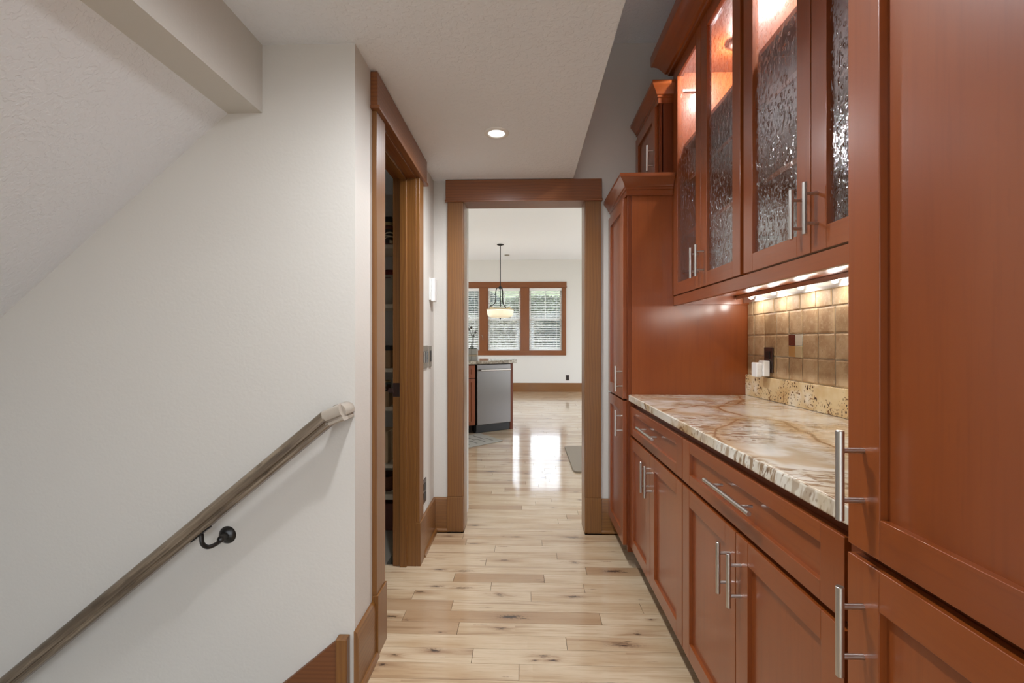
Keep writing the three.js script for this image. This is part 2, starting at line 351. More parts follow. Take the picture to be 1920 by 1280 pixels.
// A bar pull: bar of length L centred at c, along axis, its posts reaching back along +x (or along -z for the island).
function pull(c, L, axis, spacing, back = [0.033, 0, 0], r = 0.0058) {
  const d = axis === 'y' ? [0, 1, 0] : axis === 'z' ? [0, 0, 1] : [1, 0, 0], at = (t, k = 0) => [0, 1, 2].map((i) => c[i] + d[i] * t + back[i] * k);
  const rim = 0.0008, out = [rod(at(-L / 2 + rim), at(L / 2 - rim), r, r, 20), rod(at(-L / 2), at(-L / 2 + rim), r - rim, r, 20), rod(at(L / 2 - rim), at(L / 2), r, r - rim, 20)];
  for (const s of [-1, 1]) out.push(rod(at(s * spacing / 2), at(s * spacing / 2, 1), 0.0042, 0.0042, 12));
  return out;
}
// A shaker front facing -x: frame mesh, recessed panel (or pane), pull.
function shaker(root, name, X, z0, z1, y0, y1, o = {}) {
  const st = o.stile ?? 0.06, th = 0.02, rail = o.rail ?? st, top = o.top ?? rail, m = o.mat ?? M.cherry;
  const door = part(root, name, [
    bx(X, X + th, y0, y1, z0, z0 + st), bx(X, X + th, y0, y1, z1 - st, z1),
    bx(X + 0.0002, X + th, y0, y0 + rail, z0 + st, z1 - st, 0.0012, 'z'), bx(X + 0.0002, X + th, y1 - top, y1, z0 + st, z1 - st, 0.0012, 'z'),
  ], m, o.label);
  if (o.glass) part(door, 'glass_pane', bx(X + 0.010, X + 0.0105, y0 + rail - 0.004, y1 - top + 0.004, z0 + st - 0.004, z1 - st + 0.004, 0, 'y'), M.seeded, 'clear seeded glass pane');
  else part(door, 'panel', bx(X + 0.011, X + 0.018, y0 + rail - 0.005, y1 - top + 0.005, z0 + st - 0.005, z1 - st + 0.005, 0.001, o.grain ?? 'y'), m);
  if (o.pull) part(door, 'handle', pull(o.pull.at, o.pull.len ?? 0.133, o.pull.axis ?? 'y', o.pull.gap ?? 0.076, [X + 0.001 - o.pull.at[0], 0, 0]), M.steel, 'brushed steel bar pull');
  return door;
}

// ------------------------------------------------------------------ the setting: floor
const LW = -0.56, HALL_TOP = 2.13, HIGH = 2.95, KTOP = 3.05, DZ = -2.755, KZ0 = -2.88, KZ1 = -10.5, KX0 = -4.6, KX1 = 3.6, RX = 1.125, SZ = -1.475, RZ0 = 0.2, RZ1 = 6.2, RX0 = -3.2, RX1 = 2.8;
const PN0 = -1.745, PF0 = -2.305;                                        // the pantry opening in the left wall
const floor = thing('floor', 'pale knotty maple plank floor running through hall and kitchen', 'floor', [0, 0, 0], null, 'structure');
part(floor, 'subfloor', [
  bx(LW - 0.06, RX, -0.12, -0.0115, DZ - 0.2, 0.3, 0), bx(KX0, KX1, -0.12, -0.0116, KZ1 - 0.1, KZ0 - 0.0, 0), bx(RX0, RX1, -0.12, -0.0117, RZ0, RZ1, 0), bx(LW - 0.06, RX, -0.12, -0.0118, SZ, 0.25, 0), bx(-0.7199, LW - 0.05, -0.12, -0.0119, PF0 - 0.02, PN0 + 0.02, 0),
], M.joint);
const PW = 0.0785, PZ = -1.537;
const seams = { 0: [-0.022], 1: [-0.194], 2: [0.157], 3: [-0.27], 4: [-0.509, 0.312], 5: [-0.319, 0.501], 6: [-0.509, 0.026], 7: [-0.161, 0.274], 8: [-0.347, 0.091], 9: [0.305], 10: [-0.206], 11: [0.169], 12: [-0.169], 13: [-0.34, 0.095] };
function plankGeo(x0, x1, z0, z1) {                                    // top, four chamfers, four sides; uv on one board of the texture
  const c = 0.00035, drop = 0.0011, y = 0, b = -0.012, g = 0.0006, X0 = x0 + g, X1 = x1 - g, Z0 = z0 + g, Z1 = z1 - g, lift = rr(-0.0002, 0.0002), tilt = rr(-0.0004, 0.0004);
  const board = Math.floor(rnd() * 16), su = rnd() * 1.3, pos = [], uv = [];
  const top = [[X0 + c, y, Z0 + c], [X1 - c, y, Z0 + c], [X1 - c, y, Z1 - c], [X0 + c, y, Z1 - c]].map((p) => [p[0], lift + ((p[2] - z0) / PW - 0.5) * tilt, p[2]]);
  const rim = [[X0, y - drop, Z0], [X1, y - drop, Z0], [X1, y - drop, Z1], [X0, y - drop, Z1]], low = rim.map((p) => [p[0], b, p[2]]);
  const quad = (A, B, D, E) => { for (const p of [A, D, B, A, E, D]) { pos.push(...p); uv.push(p[0] + su, (board + 0.04 + 0.92 * clamp((p[2] - z0) / PW)) * 0.0785); } };
  quad(...top);
  for (let i = 0; i < 4; i++) { const j = (i + 1) % 4; quad(rim[i], rim[j], top[j], top[i]); quad(low[i], low[j], rim[j], rim[i]); }
  const geo = new THREE.BufferGeometry();
  geo.setAttribute('position', new THREE.Float32BufferAttribute(pos, 3)); geo.setAttribute('uv', new THREE.Float32BufferAttribute(uv, 2));
  geo.computeVertexNormals();
  return geo;
}
const farPlanks = [];
for (let k = -98; k < 115; k++) {
  const z1 = PZ - PW * k, z0 = z1 - PW, zm = (z0 + z1) / 2;
  let A, B;
  if (zm > RZ0 + 0.02) { A = RX0 + 0.02; B = RX1 - 0.02; } else if (zm > DZ - 0.14) { A = zm > PF0 && zm < PN0 ? -0.72 : LW - 0.06; B = 0.62; } else { A = KX0; B = KX1; }
  if (zm > RZ1 || zm < KZ1) continue;
  if (zm < DZ + 0.02 && zm > KZ0 - 0.005) { A = -0.372; B = 0.356; }
  const cuts = [A]; let fixed = seams[k];
  if (fixed) { cuts.push(...fixed); } else { let x = A + rr(0.12, 1.0); while (x < B - 0.12) { cuts.push(x); x += rr(0.45, 1.15); } }
  cuts.push(B);
  for (let i = 0; i + 1 < cuts.length; i++) {
    const near = zm < -1.4 && zm > -5.2, lo = -0.20 * -zm - 0.1, hi = 0.17 * -zm + 0.1;
    const inView = near && (zm > DZ - 0.14 || (cuts[i + 1] > lo && cuts[i] < hi));
    const g = plankGeo(cuts[i], cuts[i + 1], z0, z1);
    if (inView) part(floor, 'plank', g, M.plank); else farPlanks.push(g);
  }
}
part(floor, 'distant_planks', farPlanks, M.plank).userData.kind = 'stuff';
struct('floor_pantry', 'grey vinyl floor inside the pantry', 'floor', bx(-2.3, -0.72, -0.12, -0.001, -3.0, SZ - 0.12, 0), M.vinyl);

// ------------------------------------------------------------------ walls
const OX0 = -0.372, OX1 = 0.356, OH = 1.998;                              // the doorway to the kitchen, inside its jambs
const PN = -1.745, PF = -2.305;                                            // the pantry opening, inside its jambs
struct('wall_left', 'greige painted hall wall with the pantry opening', 'wall', [
  bx(LW - 0.118, LW, -0.1, HALL_TOP + 0.05, PN + 0.02, SZ - 0.12, 0), bx(LW - 0.118, LW, -0.1, HALL_TOP + 0.05, DZ, PF - 0.02, 0), bx(LW - 0.118, LW, OH + 0.005, HALL_TOP + 0.05, PF - 0.02, PN + 0.02, 0),
], M.wall);
struct('wall_stair', 'greige painted stairwell wall behind the handrail', 'wall', bx(-3.2, LW, -2.2, KTOP, SZ - 0.12, SZ, 0), M.wall);
struct('wall_doorway', 'painted end wall of the hall around the kitchen doorway', 'wall', [
  bx(KX0, OX0 - 0.02, -0.1, KTOP + 0.1, KZ0 - 0.24, DZ - 0.125 - 0.12, 0), bx(LW - 0.13, OX0 - 0.02, -0.1, KTOP + 0.1, KZ0, DZ, 0), bx(OX1 + 0.02, RX + 0.12, -0.1, KTOP + 0.1, KZ0, DZ, 0), bx(OX0 - 0.02, OX1 + 0.02, OH + 0.02, KTOP + 0.1, KZ0, DZ, 0),
  bx(RX, KX1 + 0.1, -0.1, KTOP + 0.1, KZ0 - 0.02, DZ - 0.005, 0),
], M.wall);
struct('wall_right', 'painted wall behind the cabinet run', 'wall', bx(RX, RX + 0.12, -0.1, HIGH + 0.1, DZ, RZ0, 0), M.wall);
struct('wall_pantry', 'painted walls of the pantry behind its shelves', 'wall', [bx(-2.42, -2.3, -0.1, 2.3, -3.0, SZ - 0.12, 0), bx(-2.42, LW - 0.13, -0.1, 2.3, -3.1, -3.0, 0)], M.wall);
struct('ceiling_pantry', 'white pantry ceiling', 'ceiling', bx(-2.42, LW - 0.13, 2.132, 2.25, -3.05, SZ - 0.12, 0), M.ceiling);
struct('ceiling_hall', 'low white ceiling of the hall with recessed light', 'ceiling', bx(-0.87, 0.288, HALL_TOP, HIGH + 0.05, DZ, RZ0, 0, 'x'), M.ceiling);
struct('ceiling_high', 'raised textured ceiling above the cabinets', 'ceiling', bx(0.288, RX + 0.1, HIGH, HIGH + 0.15, DZ, RZ0, 0), M.ceiling);
struct('ceiling_header', 'boxed header across the stair opening', 'header', bx(-0.99, -0.87, 1.905, HIGH, SZ, RZ0, 0), M.wall);
{
  const a = [-0.985, 1.906], b = [-3.2, 1.906 - 2.215 * 0.8655];
  struct('ceiling_stair', 'sloping knockdown-textured underside of the upper stairs', 'ceiling', uvm(prism([a, b, [b[0], b[1] + 0.3], [a[0], a[1] + 0.3]], RZ0 - SZ).translate(0, 0, SZ), 'z', [0, 0]), M.slope);
}
struct('wall_stair_front', 'stairwell walls below the floor and above the sloping ceiling', 'wall', [
  bx(-3.2, LW - 0.06, -2.2, -0.125, RZ0, RZ0 + 0.12, 0), bx(-3.32, -3.2, -2.2, KTOP, SZ - 0.12, RZ0 + 0.12, 0),
  uvm(prism([[-0.99, 1.91], [-3.2, 1.91 - 2.21 * 0.8655], [-3.2, KTOP], [-0.99, KTOP]], 0.12).translate(0, 0, RZ0), 'y'),
], M.wall);
// rear room behind the camera, lit by its own windows
struct('wall_rear', 'rear room walls with tall daylight openings', 'wall', [
  bx(RX0, RX1, -0.1, 0.35, RZ1, RZ1 + 0.15, 0), bx(RX0, RX1, 2.6, HIGH + 0.1, RZ1, RZ1 + 0.15, 0), ...[RX0, -1.3, 0.6, 2.5].map((x) => bx(x, x + 0.3, 0.35, 2.6, RZ1, RZ1 + 0.15, 0)),
  bx(RX0 - 0.12, RX0, -0.1, HIGH + 0.1, RZ0, RZ1, 0), bx(RX1, RX1 + 0.12, -0.1, HIGH + 0.1, RZ0, RZ1, 0),
  bx(RX, RX1 + 0.12, -0.1, HIGH + 0.1, RZ0, RZ0 + 0.12, 0),
], M.wall);
struct('ceiling_rear', 'white ceiling of the room behind the hall', 'ceiling', bx(RX0 - 0.1, RX1 + 0.1, HIGH, HIGH + 0.15, RZ0, RZ1 + 0.1, 0), M.ceiling);
// kitchen shell
const WY0 = 0.9405, WY1 = 2.408, WINS = [[-1.832, -1.055], [-0.879, -0.10], [0.078, 0.853]];
struct('wall_kitchen_far', 'pale kitchen wall holding the three blinds', 'wall', [
  bx(KX0, KX1, -0.1, WY0 - 0.01, KZ1 - 0.15, KZ1, 0), bx(KX0, KX1, WY1 + 0.01, KTOP + 0.1, KZ1 - 0.15, KZ1, 0), bx(KX0, WINS[0][0] - 0.01, WY0 - 0.01, WY1 + 0.01, KZ1 - 0.15, KZ1, 0), bx(WINS[2][1] + 0.01, KX1, WY0 - 0.01, WY1 + 0.01, KZ1 - 0.15, KZ1, 0),
  bx(WINS[0][1] + 0.01, WINS[1][0] - 0.01, WY0 - 0.01, WY1 + 0.01, KZ1 - 0.15, KZ1, 0), bx(WINS[1][1] + 0.01, WINS[2][0] - 0.01, WY0 - 0.01, WY1 + 0.01, KZ1 - 0.15, KZ1, 0),
], M.kitchenWall);
function openWall(x0, x1, z0, z1, holes, y0, y1, top) {                   // a wall along z with window openings [za, zb]
  const out = [bx(x0, x1, -0.1, y0, z0, z1, 0), bx(x0, x1, y1, top, z0, z1, 0)]; let a = z0;
  for (const [p, q] of holes) { out.push(bx(x0, x1, y0, y1, a, p, 0)); a = q; }
  out.push(bx(x0, x1, y0, y1, a, z1, 0));
  return out;
}
struct('wall_kitchen_left', 'kitchen side wall with wide windows', 'wall', openWall(KX0 - 0.15, KX0, KZ1 - 0.15, KZ0 - 0.1, [[-9.9, -7.2], [-6.8, -4.2]], 0.5, 2.7, KTOP + 0.1), M.kitchenWall);
struct('wall_kitchen_right', 'kitchen side wall with patio opening', 'wall', openWall(KX1, KX1 + 0.15, KZ1 - 0.15, KZ0, [[-9.6, -6.9], [-6.0, -4.2]], 0.1, 2.5, KTOP + 0.1), M.kitchenWall);
struct('ceiling_kitchen', 'bright white kitchen ceiling', 'ceiling', bx(KX0 - 0.15, KX1 + 0.15, KTOP, KTOP + 0.15, KZ1 - 0.15, KZ0, 0), M.kitchenCeiling);

// ------------------------------------------------------------------ trim: doorway to the kitchen
{
  const t = thing('trim_1', 'wide golden fir casing around the kitchen doorway', 'door casing', [0, 0, -2.75], null, 'structure'), z0 = DZ, z1 = DZ + 0.02;
  for (const [a, b] of [[-0.472, -0.3777], [0.3587, 0.4545]]) {
    part(t, 'casing', bx(a, b, 0.212, OH, z0, z1, 0.002), M.fir);
    part(t, 'plinth_block', bx(a - 0.002, b + 0.002, 0, 0.212, z0, z1 + 0.006, 0.002), M.fir);
  }
  part(t, 'head_casing', bx(-0.4825, 0.4585, OH + 0.008, 2.127, z0, z1 + 0.008, 0.002, 'x'), M.firRed, 'reddish head casing');
  part(t, 'fillet_strip', bx(-0.486, 0.462, OH - 0.004, OH + 0.009, z0, z1 + 0.014, 0.003, 'x'), M.firRed);
  for (const [a, b] of [[OX0 - 0.02, OX0], [OX1, OX1 + 0.02]]) part(t, 'jamb', bx(a, b, 0, OH, KZ0, DZ, 0.001), M.fir);
  part(t, 'head_jamb', bx(OX0 - 0.02, OX1 + 0.02, OH, OH + 0.02, KZ0, DZ, 0.001, 'x'), M.firRed);
  for (const [a, b] of [[-0.472, -0.3777], [0.3587, 0.4545]]) part(t, 'kitchen_casing', bx(a, b, 0, OH, KZ0 - 0.02, KZ0, 0.002), M.fir);
  part(t, 'kitchen_casing', bx(-0.4825, 0.4585, OH + 0.004, 2.127, KZ0 - 0.02, KZ0, 0.002, 'x'), M.fir);
}
// trim: pantry doorway in the left wall
{
  const t = thing('door_1', 'golden fir frame of the open pantry doorway', 'door frame', [LW, 0, -2.0], null, 'structure'), x0 = LW, x1 = LW + 0.018;
  part(t, 'casing', bx(x0, x1, 0.222, OH, PN + 0.005, PN + 0.105, 0.002), M.fir);
  part(t, 'casing', bx(x0, x1, 0.222, OH, PF - 0.095, PF - 0.005, 0.002), M.fir);
  part(t, 'plinth_block', bx(x0, x1 + 0.006, 0, 0.222, PN + 0.001, PN + 0.107, 0.002), M.fir);
  part(t, 'plinth_block', bx(x0, x1 + 0.006, 0, 0.222, PF - 0.097, PF - 0.001, 0.002), M.fir);
  part(t, 'head_casing', bx(x0, x1 + 0.008, OH + 0.006, 2.126, PF - 0.145, PN + 0.122, 0.002, 'z'), M.firRed, 'reddish head casing');
  part(t, 'fillet_strip', bx(x0, x1 + 0.016, OH - 0.006, OH + 0.007, PF - 0.148, PN + 0.126, 0.003, 'z'), M.firRed);
  const J0 = LW - 0.1185;
  part(t, 'jamb', bx(J0, x0 + 0.001, 0, OH, PN, PN + 0.02, 0.001), M.fir);
  const far = part(t, 'jamb', bx(J0, x0 + 0.001, 0, OH, PF - 0.02, PF, 0.001), M.fir);
  part(t, 'head_jamb', bx(J0, x0 + 0.001, OH - 0.012, OH + 0.006, PF, PN, 0.001, 'z'), M.firRed);
  part(t, 'door_stop', bx(-0.640, -0.606, 0, OH - 0.012, PF, PF + 0.013, 0.0015), M.fir);
  part(t, 'door_stop', bx(-0.640, -0.606, 0, OH - 0.012, PN - 0.013, PN, 0.0015), M.fir);
  part(t, 'door_stop', bx(-0.640, -0.606, OH - 0.025, OH - 0.012, PF + 0.013, PN - 0.013, 0.0015, 'z'), M.fir);
  const sp = part(far, 'strike_plate', [bx(-0.679, -0.643, 0.868, 0.938, PF - 0.001, PF + 0.003, 0.002), bx(-0.70, -0.675, 0.888, 0.912, PF - 0.001, PF + 0.006, 0.002), bx(-0.7015, -0.692, 0.893, 0.905, PF, PF + 0.016, 0.002)], M.bronze, 'dark bronze strike plate');
  origin.set(sp, origin.get(t));
}
// baseboards with shoe moulding
const baseProf = [[0.0005, 0], [0.016, 0], [0.016, 0.178], [0.012, 0.196], [0.007, 0.203], [0.0005, 0.203]], shoeProf = [[0.016, 0], [0.029, 0], [0.029, 0.007], [0.026, 0.014], [0.021, 0.018], [0.016, 0.019]];
function baseboard(name, label, path, side) {
  const t = thing(name, label, 'baseboard', [path[0][0], 0, path[0][1]], null, 'structure');
  part(t, 'board', moulding(baseProf, path, side, 0.3), M.fir); part(t, 'shoe_moulding', moulding(shoeProf, path, side, 0.3), M.fir);
}
baseboard('baseboard_left', 'tall fir baseboard between stair corner and pantry casing', [[LW, SZ + 0.012], [LW, PN + 0.107]], 1);
baseboard('baseboard_corner', 'tall fir baseboard turning the corner beside the kitchen doorway', [[LW, PF - 0.097], [LW, DZ], [-0.474, DZ]], 1);
baseboard('baseboard_right', 'short fir baseboard between kitchen doorway and tall cabinet', [[0.4565, DZ], [0.6, DZ]], 1);
baseboard('baseboard_kitchen', 'fir baseboard along the kitchen window wall', [[KX0, KZ1], [KX1, KZ1]], 1);
// stairwell trim
{
  const t = thing('trim_2', 'upright fir block ending the stair skirt at the wall corner', 'trim', [-0.6, -0.2, SZ], null, 'structure');
  part(t, 'block', bx(-0.613, -0.576, -0.25, 0.188, SZ, SZ + 0.03, 0.003), M.fir);
  const s = thing('trim_3', 'dark brown skirt board sloping down along the stairs', 'skirt board', [-1.4, -1, SZ], null, 'structure');
  const a = [-0.613, 0.176], L = 2.2;
  part(s, 'board', uvm(prism([a, [a[0] - L, a[1] - L * 0.82], [a[0] - L, a[1] - L * 0.82 - 0.3], [a[0], a[1] - 0.42]], 0.016, 0.001).translate(0, 0, SZ), 'x'), M.skirt);
  const st = thing('stairs', 'carpeted stairs going down beside the handrail wall', 'stairs', [-0.62, -0.2, -0.9], null, 'structure');
  for (let k = 0; k < 8; k++) part(st, 'step', bx(-0.62 - 0.23 * (k + 1), -0.62 - 0.23 * k + 0.02, -0.2 - 0.186 * (k + 1) - 0.1, -0.186 * (k + 1), SZ + 0.018, RZ0 - 0.002, 0.008), M.carpet);
  part(st, 'nosing', bx(-0.645, -0.618, -0.026, 0.0, SZ + 0.031, RZ0, 0.006, 'z'), M.fir);
}

// ------------------------------------------------------------------ windows and blinds in the kitchen
{
  const z0 = KZ1, z1 = KZ1 + 0.022;
  const t = thing('trim_4', 'reddish fir trim framing the row of three kitchen windows', 'window trim', [-0.5, 0.84, z0], null, 'structure');
  part(t, 'head_casing', bx(-1.94, 0.95, WY1 - 0.004, 2.54, z0, z1, 0.003, 'x'), M.firRed);
  part(t, 'head_fillet', bx(-1.95, 0.962, WY1 + 0.0, WY1 + 0.014, z0, z1 + 0.01, 0.003, 'x'), M.firRed);
  part(t, 'sill_casing', bx(-1.93, 0.94, 0.84, WY0, z0, z1, 0.003, 'x'), M.firRed);
  for (const [a, b] of [[-1.93, WINS[0][0]], [WINS[0][1], WINS[1][0]], [WINS[1][1], WINS[2][0]], [WINS[2][1], 0.94]]) part(t, 'side_casing', bx(a, b, WY0, WY1 - 0.004, z0, z1, 0.003), M.firRed);
  part(t, 'cord_cleat', tube([[-1.02, 1.31, z1], [-1.0, 1.3, z1 + 0.02], [-0.985, 1.25, z1 + 0.012], [-0.98, 1.2, z1 + 0.012]], 0.006, 10, 6), M.pewter);
}
WINS.forEach(([a, b], i) => {
  const w = thing('window_' + (i + 1), ['left', 'middle', 'right'][i] + ' double-hung kitchen window behind its blind', 'window', [(a + b) / 2, WY0, KZ1 - 0.08], null, 'structure'), zc = KZ1 - 0.09, my = 1.672;
  part(w, 'jamb_lining', [bx(a - 0.01, a + 0.012, WY0, WY1, KZ1 - 0.15, KZ1 - 0.001, 0), bx(b - 0.012, b + 0.01, WY0, WY1, KZ1 - 0.15, KZ1 - 0.001, 0), bx(a + 0.012, b - 0.012, WY0 - 0.01, WY0 + 0.012, KZ1 - 0.15, KZ1 - 0.001, 0), bx(a + 0.012, b - 0.012, WY1 - 0.012, WY1 + 0.01, KZ1 - 0.15, KZ1 - 0.001, 0)], M.firRed);
  const sash = (y0, y1, z, muntin) => {
    const f = 0.05, s = part(w, 'sash', [bx(a + 0.012, a + f, y0, y1, z, z + 0.03), bx(b - f, b - 0.012, y0, y1, z, z + 0.03), bx(a + f, b - f, y0, y0 + f, z, z + 0.03), bx(a + f, b - f, y1 - f, y1, z, z + 0.03), ...(muntin ? [bx((a + b) / 2 - 0.01, (a + b) / 2 + 0.01, y0 + f, y1 - f, z + 0.004, z + 0.026)] : [])], M.white);
    part(s, 'glass_pane', bx(a + f - 0.004, b - f + 0.004, y0 + f - 0.004, y1 - f + 0.004, z + 0.014, z + 0.0145, 0), M.pane);
  };
  sash(my - 0.03, WY1 - 0.012, zc - 0.03, true); sash(WY0 + 0.012, my + 0.02, zc, false);
  const bl = thing('window_blind', ['white slatted blind left of the others, half hidden by the door casing', 'white slatted blind behind the hanging pendant', 'white slatted blind nearest the bare right-hand wall'][i], 'blind', [(a + b) / 2, WY0, KZ1 - 0.03], 'slatted blinds in the kitchen windows');
  part(bl, 'head_rail', bx(a + 0.014, b - 0.014, WY1 - 0.075, WY1 - 0.013, KZ1 - 0.052, KZ1 - 0.006, 0.003, 'x'), M.whiteMatte);
  const slatGeo = plain(new THREE.BoxGeometry(b - a - 0.034, 0.003, 0.046)).rotateX(0.36), N = 33;
  for (let k = 0; k < N; k++) { const s = shadows(new THREE.Mesh(slatGeo, M.slat)); s.name = numbered('slat'); s.position.set(0, WY1 - 0.10 - k * (WY1 - 0.10 - WY0 - 0.045) / (N - 1) - WY0, 0.0); bl.add(s); }
  part(bl, 'bottom_rail', bx(a + 0.016, b - 0.016, WY0 + 0.013, WY0 + 0.03, KZ1 - 0.052, KZ1 - 0.01, 0.003, 'x'), M.whiteMatte);
  for (const x of [a + 0.13, b - 0.13]) part(bl, 'ladder_cord', [rod([x, WY0 + 0.02, KZ1 - 0.007], [x, WY1 - 0.06, KZ1 - 0.007], 0.0016, 0.0016, 6), rod([x, WY0 + 0.02, KZ1 - 0.053], [x, WY1 - 0.06, KZ1 - 0.053], 0.0016, 0.0016, 6)], M.whiteMatte);
});

// ------------------------------------------------------------------ recessed lamps
function downlight(name, label, x, y, z, power, group, color = NEUTRAL) {
  const t = thing(name, label, 'ceiling light', [x, y - 0.02, z], group);
  part(t, 'trim_ring', lathe([[0.040, 0.0], [0.041, -0.004], [0.046, -0.0055], [0.056, -0.003], [0.0585, 0.001], [0.0585, 0.006], [0.040, 0.006]], x, y - 0.002, z, 40), M.white);
  part(t, 'lens', lathe([[0, -0.003], [0.03, -0.002], [0.0405, 0.0005], [0.0405, 0.003], [0, 0.003]], x, y - 0.002, z, 32), M.lens);
  const l = new THREE.SpotLight(color, power, 0, 1.55, 0.8, 2); l.position.set(0, 0.005, 0); l.target.position.set(0, -1, 0); l.castShadow = true; l.shadow.radius = 2.2;
  t.add(l, l.target);
  return t;
}
downlight('recessed_light', 'glowing round recessed light in the low hall ceiling', -0.135, HALL_TOP, -2.126, HALL_LAMP, 'recessed hall lights');
downlight('recessed_light', 'recessed hall light above the stair corner, out of the frame', -0.135, HALL_TOP, -0.98, HALL_LAMP, 'recessed hall lights');
for (const x of [-1.8, 1.3]) for (const z of [2.2, 4.6]) downlight('recessed_light', `recessed light in the ${x < 0 ? 'left' : 'right'} ${z < 3 ? 'near' : 'rear'} corner of the room behind the hall`, x, HIGH, z, REAR_LAMP, 'recessed rear room lights');
for (const [x, z] of [[-2.6, -4.2], [-2.6, -6.6], [-2.9, -9], [1.9, -4.2], [1.9, -6.6], [2.2, -9]]) downlight('recessed_light', `recessed light in the kitchen ceiling on the ${x < 0 ? 'island' : 'patio'} side, ${z > -5 ? 'nearest the doorway' : z > -8 ? 'midway along' : 'nearest the windows'}`, x, KTOP, z, KITCHEN_LAMP, 'recessed kitchen lights');
{
  const x = -0.40, z = -9.9, t = thing('ceiling_sprinkler', 'small round white fitting on the kitchen ceiling beyond the pendant', 'sprinkler', [x, KTOP - 0.02, z]);
  part(t, 'cover_plate', lathe([[0, -0.012], [0.05, -0.01], [0.06, -0.002], [0.06, 0], [0, 0]], x, KTOP, z, 24), M.pewter);
}

// ------------------------------------------------------------------ cabinet run on the right
const FX = 0.53;
function baseCabinet(z0, z1, split, label, gap) {
  const t = thing('base_cabinet', label, 'cabinet', [0.8, 0, (z0 + z1) / 2], 'base cabinets under the granite');
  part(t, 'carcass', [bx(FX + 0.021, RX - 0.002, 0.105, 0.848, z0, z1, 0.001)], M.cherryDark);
  part(t, 'toe_kick', bx(0.615, 0.64, 0, 0.105, z0, z1, 0, 'z'), M.toe, 'dark recessed toe kick');
  const d0 = z0 + gap[0], d1 = z1 - gap[1];
  shaker(t, 'drawer', FX, d0, d1, 0.683, 0.8235, { stile: 0.062, rail: 0.036, grain: 'z', pull: { at: [FX - 0.03, 0.763, (d0 + d1) / 2], len: 0.256, axis: 'z', gap: 0.16 } });
  shaker(t, 'door', FX, d0, split - 0.0015, 0.115, 0.668, { rail: 0.055, pull: { at: [FX - 0.03, 0.563, split - 0.032] } });
  shaker(t, 'door', FX, split + 0.0015, d1, 0.115, 0.668, { rail: 0.055, pull: { at: [FX - 0.03, 0.561, split + 0.029] } });
}
baseCabinet(-2.3105, -1.5475, -1.9445, 'cherry base cabinet with drawer and two doors, next to the far tall cabinet', [0.001, 0.003]);
baseCabinet(-1.547, -0.752, -1.16, 'cherry base cabinet with drawer and two doors, next to the near tall cabinet', [0.002, 0.018]);
{
  const t = thing('countertop', 'cream granite countertop with rust-brown veins', 'countertop', [0.8, 0.849, -1.53]);
  const g = bx(0.521, RX - 0.002, 0.8495, 0.883, -2.3085, -0.7435, 0.005, 'z', [-GRX[0], -GRZ[0]]);
  part(t, 'slab', g, M.granite);
  const s = thing('granite_backsplash', 'low speckled gold granite upstand behind the counter', 'backsplash', [1.113, 0.883, -1.53]);
  part(s, 'upstand', bx(1.103, RX - 0.0015, 0.8835, 0.986, -2.3085, -0.744, 0.003, 'z', [0.1, 0.05]), M.splash);
}
